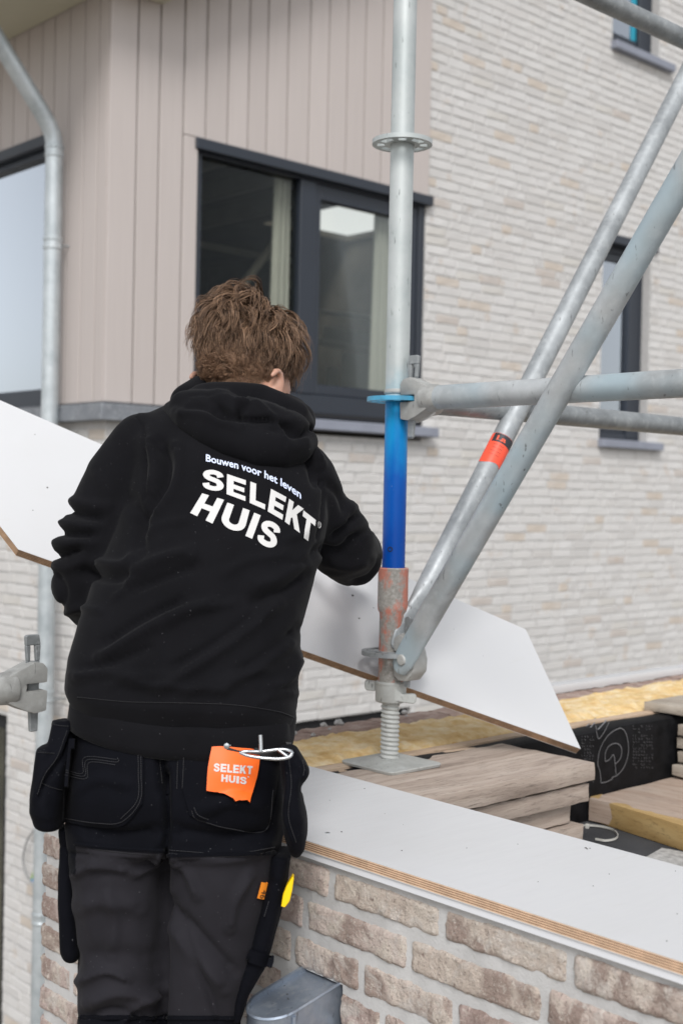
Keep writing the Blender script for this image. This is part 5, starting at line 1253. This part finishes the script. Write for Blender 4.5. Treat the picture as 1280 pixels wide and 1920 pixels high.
pr_ = pouch('holster_pouch', [(520,1402,556,1398,1.85,.028),(523,1425,574,1430,1.85,.036),(528,1450,580,1446,1.845,.040),(530,1480,566,1482,1.845,.040),(528,1520,574,1524,1.845,.042),(532,1560,577,1562,1.85,.040),(541,1590,571,1592,1.86,.030),(548,1602,562,1603,1.865,.018)], M['trouser_black'], (), .0045,
            [([(548,1420),(566,1452),(566,1480)], 5, -.005), ([(534,1410),(540,1470),(536,1530),(552,1590)], 4, .004), ([(560,1430),(572,1442)], 5, .003), ([(545,1500),(560,1540)], 8, .003)])
S_p = surface(pr_)
for pts in ([(540,1415),(546,1470),(541,1530),(555,1580)],[(566,1426),(570,1440),(568,1455)]): sewn(S_p, 'stitching', pr_, pts, None if pts[0][0] < 550 else M['stitch'])
rp_ = pouch('ruler_pocket', [(112,1548,136,1550,1.90,.022),(114,1585,140,1588,1.905,.024),(111,1640,142,1642,1.905,.026),(113,1720,147,1722,1.905,.026),(115,1780,152,1784,1.905,.026),(120,1796,150,1798,1.905,.022),(132,1803,142,1804,1.905,.012)], M['trouser_black'], (), .0045, [([(114,1586),(128,1590)], 3, -.004), ([(120,1777),(150,1775)], 2, -.002)])
sp_ = pouch('leg_pocket', [(508,1596,546,1598,1.905,.040),(500,1640,540,1644,1.905,.042),(484,1700,528,1706,1.905,.042),(468,1760,512,1770,1.90,.040),(456,1800,500,1806,1.90,.036),(442,1850,470,1858,1.90,.034),(436,1905,452,1910,1.90,.030)], M['trouser_black'], (), .0045, [([(505,1650),(530,1664)], 5, -.003)])
S_s = surface(trousers, sp_)
m = MB(); m.prism([at(px, py, 1.862) for px, py in ((548,1644),(551,1647),(548,1668),(543,1690),(534,1702),(527,1700),(530,1680),(537,1662))], FWD*.02)
m.build('folding_rule', plain('yellow_rule', srgb(250,205,0), .45, 0, .05), trousers, bevel=.001)
tg = patch(S_s, 'size_tag', trousers, plain('orange_tag', srgb(255,150,40), .6, 0, .04), ([(488,1653),(495,1654),(502,1655)],[(502,1655),(499,1670),(495,1686)],[(480,1683),(488,1685),(495,1686)],[(488,1653),(484,1668),(480,1683)]), .004, 6, 8)
S_g = surface(trousers, sp_, tg)
V2, f2 = font_mesh('46', .0, 4); V2 -= V2.min(0); V2 /= V2[:,0].max(); hmx = V2[:,1].max()
m = MB(); m.add([lay(S_g, 489.5+10.5*(v[1]/hmx)-4.5*v[0]+1.5, 1668+16*v[0]+2*(v[1]/hmx), .0008) for v in V2], f2); m.build('number', plain('dark_print', (.06,.03,.015), .7), tg, fix=False)
lp = patch(S_s, 'hammer_loop', trousers, M['trouser_black'], ([(470,1778),(490,1785),(514,1792)],[(514,1792),(513,1804),(509,1815)],[(460,1800),(484,1808),(509,1815)],[(470,1778),(464,1790),(460,1800)]), .009, 10, 6)
# boots on the scaffold deck
FZ = -1.345
bo = plain('boot_leather', (.03,.026,.022), .6, 0, .2, 30)
for px, d in ((227, 1.91), (371, 1.91)):
    a = at(px, 2530, d); m = MB(); fx = (F0*.8+Vector((1,0,0))*.35).normalized()
    m.loft([[Vector((a.x,a.y,0))+fx*(c0+rl*math.cos(t))+fx.cross(Z0)*rw*math.sin(t)+Z0*z for t in np.linspace(0, 2*math.pi, 24, endpoint=False)] for z, c0, rl, rw in ((FZ,.06,.150,.052),(FZ+.025,.06,.150,.053),(FZ+.05,.055,.140,.050),(FZ+.085,.03,.105,.048),(FZ+.13,.0,.07,.048),(FZ+.20,-.005,.062,.052))])
    m.build('boot', bo, person, smooth=60)

# --- body: one skin for head, neck, trunk, arms with hands, legs
bd = MB()
def limb(pts): bd.tube([at(p[0],p[1],p[2]) for p in pts], [p[3] for p in pts], 20, rnd=True)
limb([(333,1480,1.93,.07),(350,1300,1.945,.075),(385,1120,1.98,.085),(420,960,2.03,.088),(440,860,2.08,.08),(452,800,2.12,.06),(457,755,2.175,.054),(458,725,2.225,.056)])
limb([(290,840,2.09,.045),(440,850,2.09,.05),(560,890,2.07,.045)])
limb([(275,838,2.085,.042),(208,965,2.05,.036),(178,1092,2.035,.032),(225,1115,2.20,.030),(290,1112,2.345,.026),(300,1113,2.385,.026)])
limb([(560,900,2.07,.040),(605,985,2.12,.032),(655,1044,2.23,.028),(660,1042,2.46,.026),(657,1039,2.57,.026),(655,1038,2.61,.026)])
for px0, px1 in ((224,227),(412,371)): limb([(px0 if px0 < 300 else 410,1560,1.925,.055),((px0+px1)/2 if px0 < 300 else 384,1900,1.925,.042),(px1,2250,1.915,.045),(px1,2540,1.91,.036)])
# head: bowed and turned to the right
HC = at(457, 690, 2.215); yw = math.radians(-27); fH = (Matrix.Rotation(yw, 3, 'Z')@F0); sH = fH.cross(Z0); pt = math.radians(20); fH2 = (fH*math.cos(pt)-Z0*math.sin(pt)); uH = sH.cross(fH2)
def hp(x, y, z): return HC+sH*x+fH2*y+uH*z         # right, forward, up in head space
def ell(c, r, n=20):
    cs = [[hp(c[0]+r[0]*math.sin(t)*math.cos(p), c[1]+r[1]*math.sin(t)*math.sin(p), c[2]+r[2]*math.cos(t)) for p in np.linspace(0, 2*math.pi, n, endpoint=False)] for t in np.linspace(.08, math.pi-.08, n//2+2)]
    bd.loft(cs)
HR = (.0665, .090, .091)
ell((0,0,.02), HR, 28); ell((0,.030,-.055), (.058,.066,.062)); ell((0,.062,-.098), (.026,.026,.018)); ell((0,.05,-.02), (.066,.050,.06))
bd.tube([hp(0,.096,-.005), hp(0,.110,-.030), hp(0,.118,-.045)], [.008,.010,.013], 10, rnd=True)
ell((.03,.092,.0), (.017,.010,.007)); ell((-.03,.092,.0), (.017,.010,.007)); ell((0,.092,-.078), (.022,.010,.006)); ell((0,.090,-.088), (.019,.010,.006)); ell((.036,.080,-.03),(.02,.018,.018)); ell((-.036,.080,-.03),(.02,.018,.018))
for s in (-1, 1):                                    # ears: rim, lobe and cup
    e = [hp(s*(.068+.014*k), .000-.012*k+.006*math.sin(a)*0+.018*math.cos(a)-.004, -.046+.030*math.sin(a)) for a in np.linspace(-2.0, 2.6, 11) for k in (1,)]
    bd.tube(e, [.0062]+[.0058]*9+[.005], 8, rnd=True); bd.tube([hp(s*.070,-.004,-.068), hp(s*.074,-.006,-.046), hp(s*.072,-.004,-.028)], [.009,.0105,.008], 10, rnd=True)
def hand(w, d, n, s, curl, thumb):
    """W wrist, D along the palm, N out of the back of the hand, S towards the thumb side"""
    w, d, n, s = Vector(w), Vector(d).normalized(), Vector(n).normalized(), Vector(s).normalized()
    for off in (-.028, -.009, .010, .028): bd.tube([w, w+d*.045+s*off*.8, w+d*.090+s*off], [.019,.015,.0125], 10, rnd=True)
    for off, ln in ((-.030,.066),(-.010,.080),(.011,.086),(.031,.076)):
        p = w+d*.088+s*off; dir_ = d.copy(); pts = [p]; ax = d.cross(n)
        for f, c in zip((.46,.31,.23), curl):
            dir_ = Matrix.Rotation(-c, 3, ax)@dir_; p = p+dir_*ln*f; pts.append(p)
        bd.tube(pts, [.0098,.0092,.0085,.0074], 10, rnd=True)
    p = w+d*.025+s*.026; pts = [p]; dir_ = (d*.62+s*.75+n*thumb[0]).normalized()
    for L, m_ in ((.040, 0), (.032, thumb[1]), (.026, thumb[1])):
        dir_ = (dir_+d*.25-n*m_).normalized(); p = p+dir_*L; pts.append(p)
    bd.tube(pts, [.0135,.0115,.0102,.0085], 10, rnd=True)
# left hand holds the lower edge from below, right hand the same edge further along: fingers under, thumb on top
el = (P0+dP*((at(300,1113,2.4)-P0).dot(dP))); 
hand(at(300,1113,2.385), (uP*.8+dP*.35+(el-at(300,1113,2.385)).normalized()*.5-nP*.10), -nP*.9-uP*.1, dP*-1, (-.05,-.15,-.2), (-.2,-.1))
hand(at(655,1038,2.61), (FWD*.9+RIGHT*.12-Vector((0,0,.12))), nP, -dP, (.12,.25,.3), (.0,.1))
bmesh_ = remesh(bd, .0042, 2); bmesh_.shade_smooth()
sk_ = NT('skin'); v = sk_.pos(); n1 = sk_.noise(v, 22, 4); sk_.set(sk_.ramp(n1, [(.3,(.44,.235,.165)),(.7,(.54,.31,.225))]), .5); sk_.b.inputs['Subsurface Weight'].default_value = .12; sk_.b.inputs['Subsurface Radius'].default_value = (.012,.004,.002)
body = link('body', bmesh_, sk_.mat, person)
eye = plain('eye_white', (.7,.68,.66), .2); iris = plain('dark_iris', (.04,.03,.025), .2)
for s in (-1, 1):
    m = MB(); m.lathe(hp(s*.031,.082,-.012), [(.001,-.0115),(.008,-.008),(.0115,0),(.0085,.0078),(.005,.0104)], 16, axis=fH2); m.lathe(hp(s*.031,.082,-.012), [(.0052,.0103),(.004,.0112),(.001,.0117)], 14, mi=1, axis=fH2); m.build('eye', [eye, iris], body, smooth=60)

# --- hair: a scalp of short hair and locks combed over it
hr = NT('brown_hair'); ta = hr.attr('tint'); hr.set(ta, .42, 0, .35); hr.b.inputs['Anisotropic'].default_value = .3; M['hair'] = hr.mat
HRn = np.array(HR); HCn = np.array(HC); BAS = np.array([sH, fH2, uH])
def to_world(Q): return HCn+Q@BAS
C0 = np.array([0,0,.02])
def shell(dirs, k): return C0+dirs*(HRn*1.0)*k          # crude ellipsoid shell
rg = np.random.default_rng(17)
def hairline(d):
    """lowest z allowed for a root in direction d: low at the nape, above the ears, high on the forehead"""
    y = d[:,1]; x = np.abs(d[:,0]); return np.where(y < -.12, -.97, np.where(y < .35, np.where(np.abs(x) > .6, -.12, -.3), .30))
crown = np.array([.16,.06,.98]); crown /= np.linalg.norm(crown)
def grow(nc, wisps, kids, seed):
    """locks: a centre curve combed over the skull, split in wisps, each wisp a few dozen hairs"""
    rg = np.random.default_rng(seed); K = 11; N = int(nc*2.1); i = np.arange(N)+.5
    th = np.arccos(1-2*i/N); ph_ = math.pi*(1+5**.5)*i
    d = np.stack([np.sin(th)*np.cos(ph_), np.sin(th)*np.sin(ph_), np.cos(th)], 1)+rg.normal(size=(N,3))*.06
    d /= np.linalg.norm(d, axis=1)[:,None]; d = d[d[:,2] > hairline(d)]; n = len(d)
    low = np.clip((.10-d[:,2])/.60, 0, 1); top = np.clip(d[:,2]*1.25+.22, 0, 1); fringe = np.clip((d[:,1]-.10)*2.0, 0, 1)
    ln = (.024+.040*top+.003*fringe)*rg.uniform(.7, 1.3, n); ln = np.where(low > .35, .026-.013*low, ln)
    lift = (.0035+.031*top**2.0+.001*fringe)*rg.uniform(.55, 1.45, n)*np.where(low > .35, .7, 1)
    turn = rg.normal(size=n)*np.where(low > .35, .3, 1.35-.5*fringe)+np.where(d[:,0] > crown[0], .5, -.35); curl = (.0010+.0056*top+.0012*fringe)*rg.uniform(.3, 1.3, n)*np.where(low > .35, .2, 1)
    fr = rg.uniform(.7, 1.5, n); ph = rg.uniform(0, 6.28, n); cur = d.copy(); C, E1, E2 = [], [], []
    for k in range(K):
        s = k/(K-1); h = lift*np.sin(min(1, s*1.35)*math.pi/2)*(1-.40*s)+.0015
        away = cur-crown*(cur@crown)[:,None]; away /= np.linalg.norm(away, axis=1)[:,None]+1e-6
        side = np.cross(cur, away); g_ = np.array([0,0,-1.0])+cur*cur[:,2:3]
        f = away*.8+g_*(.25+.5*s)+side*(turn*(s-.2)*1.3)[:,None]+np.array([.0,.55,.0])*fringe[:,None]
        f -= cur*np.einsum('ij,ij->i', f, cur)[:,None]; f /= np.linalg.norm(f, axis=1)[:,None]+1e-6
        e1 = np.cross(cur, f); a = ph+6.28*fr*s; amp = curl*min(1, s*1.6)
        C.append(C0+cur*HRn*(1+h[:,None]/.088)+e1*(amp*np.sin(a))[:,None]+cur*(amp*.8*(1+np.cos(a)))[:,None]); E1.append(e1); E2.append(cur.copy())
        cur = cur+f*(ln/(K-1)/.088)[:,None]; cur /= np.linalg.norm(cur, axis=1)[:,None]
    C, E1, E2 = (np.stack(x, 1)[:,None,None] for x in (C, E1, E2))          # n,1,1,K,3
    S = np.linspace(0, 1, K); sh = (n,wisps,kids)
    lw = (low > .35)[:,None,None]
    # every hair runs only part of the lock, so the ends come out ragged
    reach = rg.uniform(.55, 1.0, (n,wisps,1))*rg.uniform(.8, 1.0, sh); idx = reach[...,None]*S*(K-1); i0 = np.minimum(idx.astype(int), K-2); w = (idx-i0)[...,None]
    def along(A):
        A = np.broadcast_to(A, sh+(K,3)); g0 = np.take_along_axis(A, i0[...,None].repeat(3,-1), 3); g1 = np.take_along_axis(A, (i0+1)[...,None].repeat(3,-1), 3); return g0*(1-w)+g1*w
    s = (idx/(K-1))
    a = rg.uniform(0, 6.28, (n,wisps,1)); r = np.sqrt(rg.uniform(0, 1, (n,wisps,1)))*np.where(lw, .0125, .0098)
    b_ = rg.uniform(0, 6.28, sh); r2 = np.sqrt(rg.uniform(0, 1, sh))*np.where(lw, .0065, .0014)
    keep = np.where(lw, .8, rg.uniform(.25, 1.0, (n,wisps,1)))
    spread = 1-(1-keep[...,None])*s**.9; sp2 = 1-np.where(lw, .3, .8)[...,None]*s
    wv = (rg.normal(size=(n,wisps,1,1))*.0030*np.sin(2.2*s+a[...,None])+.0012*np.sin(rg.uniform(6, 12, (n,wisps,1,1))*s+a[...,None]*2))*np.where(lw, .3, 1)[...,None]
    o1 = (r*np.cos(a))[...,None]*spread+(r2*np.cos(b_))[...,None]*sp2+wv+rg.normal(size=sh+(1,))*.0011*s**2
    o2 = (r*np.sin(a)*.5)[...,None]*spread*np.minimum(1, .15+2.5*s)+(np.abs(r2*np.sin(b_)))[...,None]*sp2+.0018*np.minimum(1, s*3)+wv*.7
    pts = along(C)+along(E1)*o1[...,None]+along(E2)*o2[...,None]
    q = (pts-C0)/HRn; rad = np.linalg.norm(q, axis=-1, keepdims=True); pts = C0+(pts-C0)*np.maximum(1, 1.014/rad)
    tone = np.clip((.42+.14*rg.normal(size=n)+.12*top)[:,None,None]+.24*rg.normal(size=(n,wisps,1))+.20*rg.normal(size=sh), 0, 1.35).ravel()
    res = [(pts.reshape(-1,K,3), np.broadcast_to(np.where(lw, .00027, .00029), sh).ravel(), tone, np.broadcast_to(low[:,None,None], sh).ravel())]
    m = 420; j = rg.integers(0, n, m); j = j[(top[j] > .25)]; C1, F1, G1 = C[j,0,0], E1[j,0,0], E2[j,0,0]; b = C1+F1*rg.normal(size=(len(j),1,1))*.008
    b = b+G1*(S**1.3)[None,:,None]*rg.uniform(.002, .016, (len(j),1,1))+F1*(S**2)[None,:,None]*rg.normal(size=(len(j),1,1))*.016
    res.append((b, np.full(len(j), .00022), np.full(len(j), .8), np.zeros(len(j)))); return res
def strands_mesh(name, groups):
    Vs, Fs, Ts, k0 = [], [], [], 0
    for pts, rad, tone, low in groups:
        n, K, _ = pts.shape; W = to_world(pts.reshape(-1,3)).reshape(n,K,3)
        T = np.gradient(W, axis=1); T /= np.linalg.norm(T, axis=2)[:,:,None]+1e-9
        A = np.cross(T, np.array([.3,.5,.8])); A /= np.linalg.norm(A, axis=2)[:,:,None]+1e-9; B = np.cross(T, A)
        taper = np.linspace(1.15, .35, K)[None,:,None]*rad[:,None,None]
        R3 = np.stack([W+taper*(A*math.cos(a)+B*math.sin(a)) for a in (0, 2.094, 4.189)], 2)   # n,K,3,3
        Vs.append(R3.reshape(-1,3))
        i = np.arange(n)[:,None,None]*K*3; k = np.arange(K-1)[None,:,None]*3; j = np.arange(3)[None,None,:]; j2 = (j+1) % 3
        q = np.stack(np.broadcast_arrays(i+k+j, i+k+j2, i+k+3+j2, i+k+3+j), -1).reshape(-1,4)+k0; Fs.append(q); k0 += n*K*3
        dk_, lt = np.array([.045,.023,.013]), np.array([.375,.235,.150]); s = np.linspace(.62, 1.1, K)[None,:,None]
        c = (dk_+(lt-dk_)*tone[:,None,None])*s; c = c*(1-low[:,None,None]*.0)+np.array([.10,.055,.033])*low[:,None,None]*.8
        Ts.append(np.repeat(np.concatenate([c, np.ones((n,K,1))], 2)[:,:,None,:], 3, 2).reshape(-1,4))
    V = np.vstack(Vs); Fq = np.vstack(Fs); me = bpy.data.meshes.new(name)
    me.vertices.add(len(V)); me.vertices.foreach_set('co', V.astype(np.float32).ravel())
    me.loops.add(Fq.size); me.loops.foreach_set('vertex_index', Fq.astype(np.int32).ravel())
    me.polygons.add(len(Fq)); me.polygons.foreach_set('loop_start', np.arange(0, Fq.size, 4, dtype=np.int32)); me.polygons.foreach_set('loop_total', np.full(len(Fq), 4, np.int32))
    a = me.attributes.new('tint', 'FLOAT_COLOR', 'POINT'); a.data.foreach_set('color', np.vstack(Ts).astype(np.float32).ravel())
    me.update(); me.validate(); me.shade_smooth(); return me
cap = MB()
def capf(u, t):
    th = t*2.35; ph = u*2*math.pi; dd = np.array([[math.sin(th)*math.cos(ph), math.sin(th)*math.sin(ph), math.cos(th)]]); zl = hairline(dd)[0]
    zz = max(dd[0,2], zl); rxy = math.sqrt(max(0, 1-zz*zz)); e = np.array([rxy*math.cos(ph), rxy*math.sin(ph), zz]) if dd[0,2] < zl else dd[0]
    q = C0+e*HRn*(1+(.0045 if zz > -.4 else .0022)/.088); return tuple(to_world(q[None])[0])
cap.grid(capf, 64, 30)
hair = cap.build('hair', plain('scalp_hair', (.085,.05,.032), .7, 0, .3, 60), person, fix=False, smooth=180)
# short clipped hair down the nape
sb = BVHTree.FromPolygons([Vector(v) for v in verts_of(bmesh_)], [tuple(p.vertices) for p in bmesh_.polygons]); nv = []; rg = np.random.default_rng(3); lowv = []
for _ in range(9000):
    px, py = rg.uniform(372, 512), rg.uniform(684, 752)
    if px > 470+.45*(752-py)+.0*px: continue
    r = ray(px, py).normalized(); h = sb.ray_cast(Vector((0,0,0)), r)
    if h[0] is None or h[3] > 2.6: continue
    n = h[1] if h[1].dot(r) < 0 else -h[1]; dn = (Vector((rg.normal()*.18, rg.normal()*.18, -1))-n*(-n.z)).normalized(); L = rg.uniform(.006, .013)*(1.25-.6*(py-668)/84)
    nv.append([h[0]+dn*L*t+n*(.0006+.0042*t-.002*t*t) for t in np.linspace(0, 1, 10)]); lowv.append((py-668)/84)
nv = np.array([[list(p) for p in q] for q in nv]); loc_ = (nv-HCn)@BAS.T; lowv = np.array(lowv)
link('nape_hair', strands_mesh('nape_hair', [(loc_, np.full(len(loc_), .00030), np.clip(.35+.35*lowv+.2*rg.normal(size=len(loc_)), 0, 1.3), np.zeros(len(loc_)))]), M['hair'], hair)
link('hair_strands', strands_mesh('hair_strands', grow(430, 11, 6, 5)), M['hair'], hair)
# scaffold deck that carries the worker
deck = empty('scaffold_deck', 'grey wooden scaffold deck boards under the boots of the worker', 'deck', loc=at(300,2560,1.9))
for i in range(3):
    c = at(300,2560,1.9); x0_ = XG-.30-.205*(i+1)
    rough_box('deck_board', (x0_,-.4,FZ-.045), (x0_+.2,3.0,FZ-.001), M['old_wood_y'], deck, .002, .001, 70+i, (20,3,1))
base(deck, deck.location); base(person, at(300,2560,1.9))
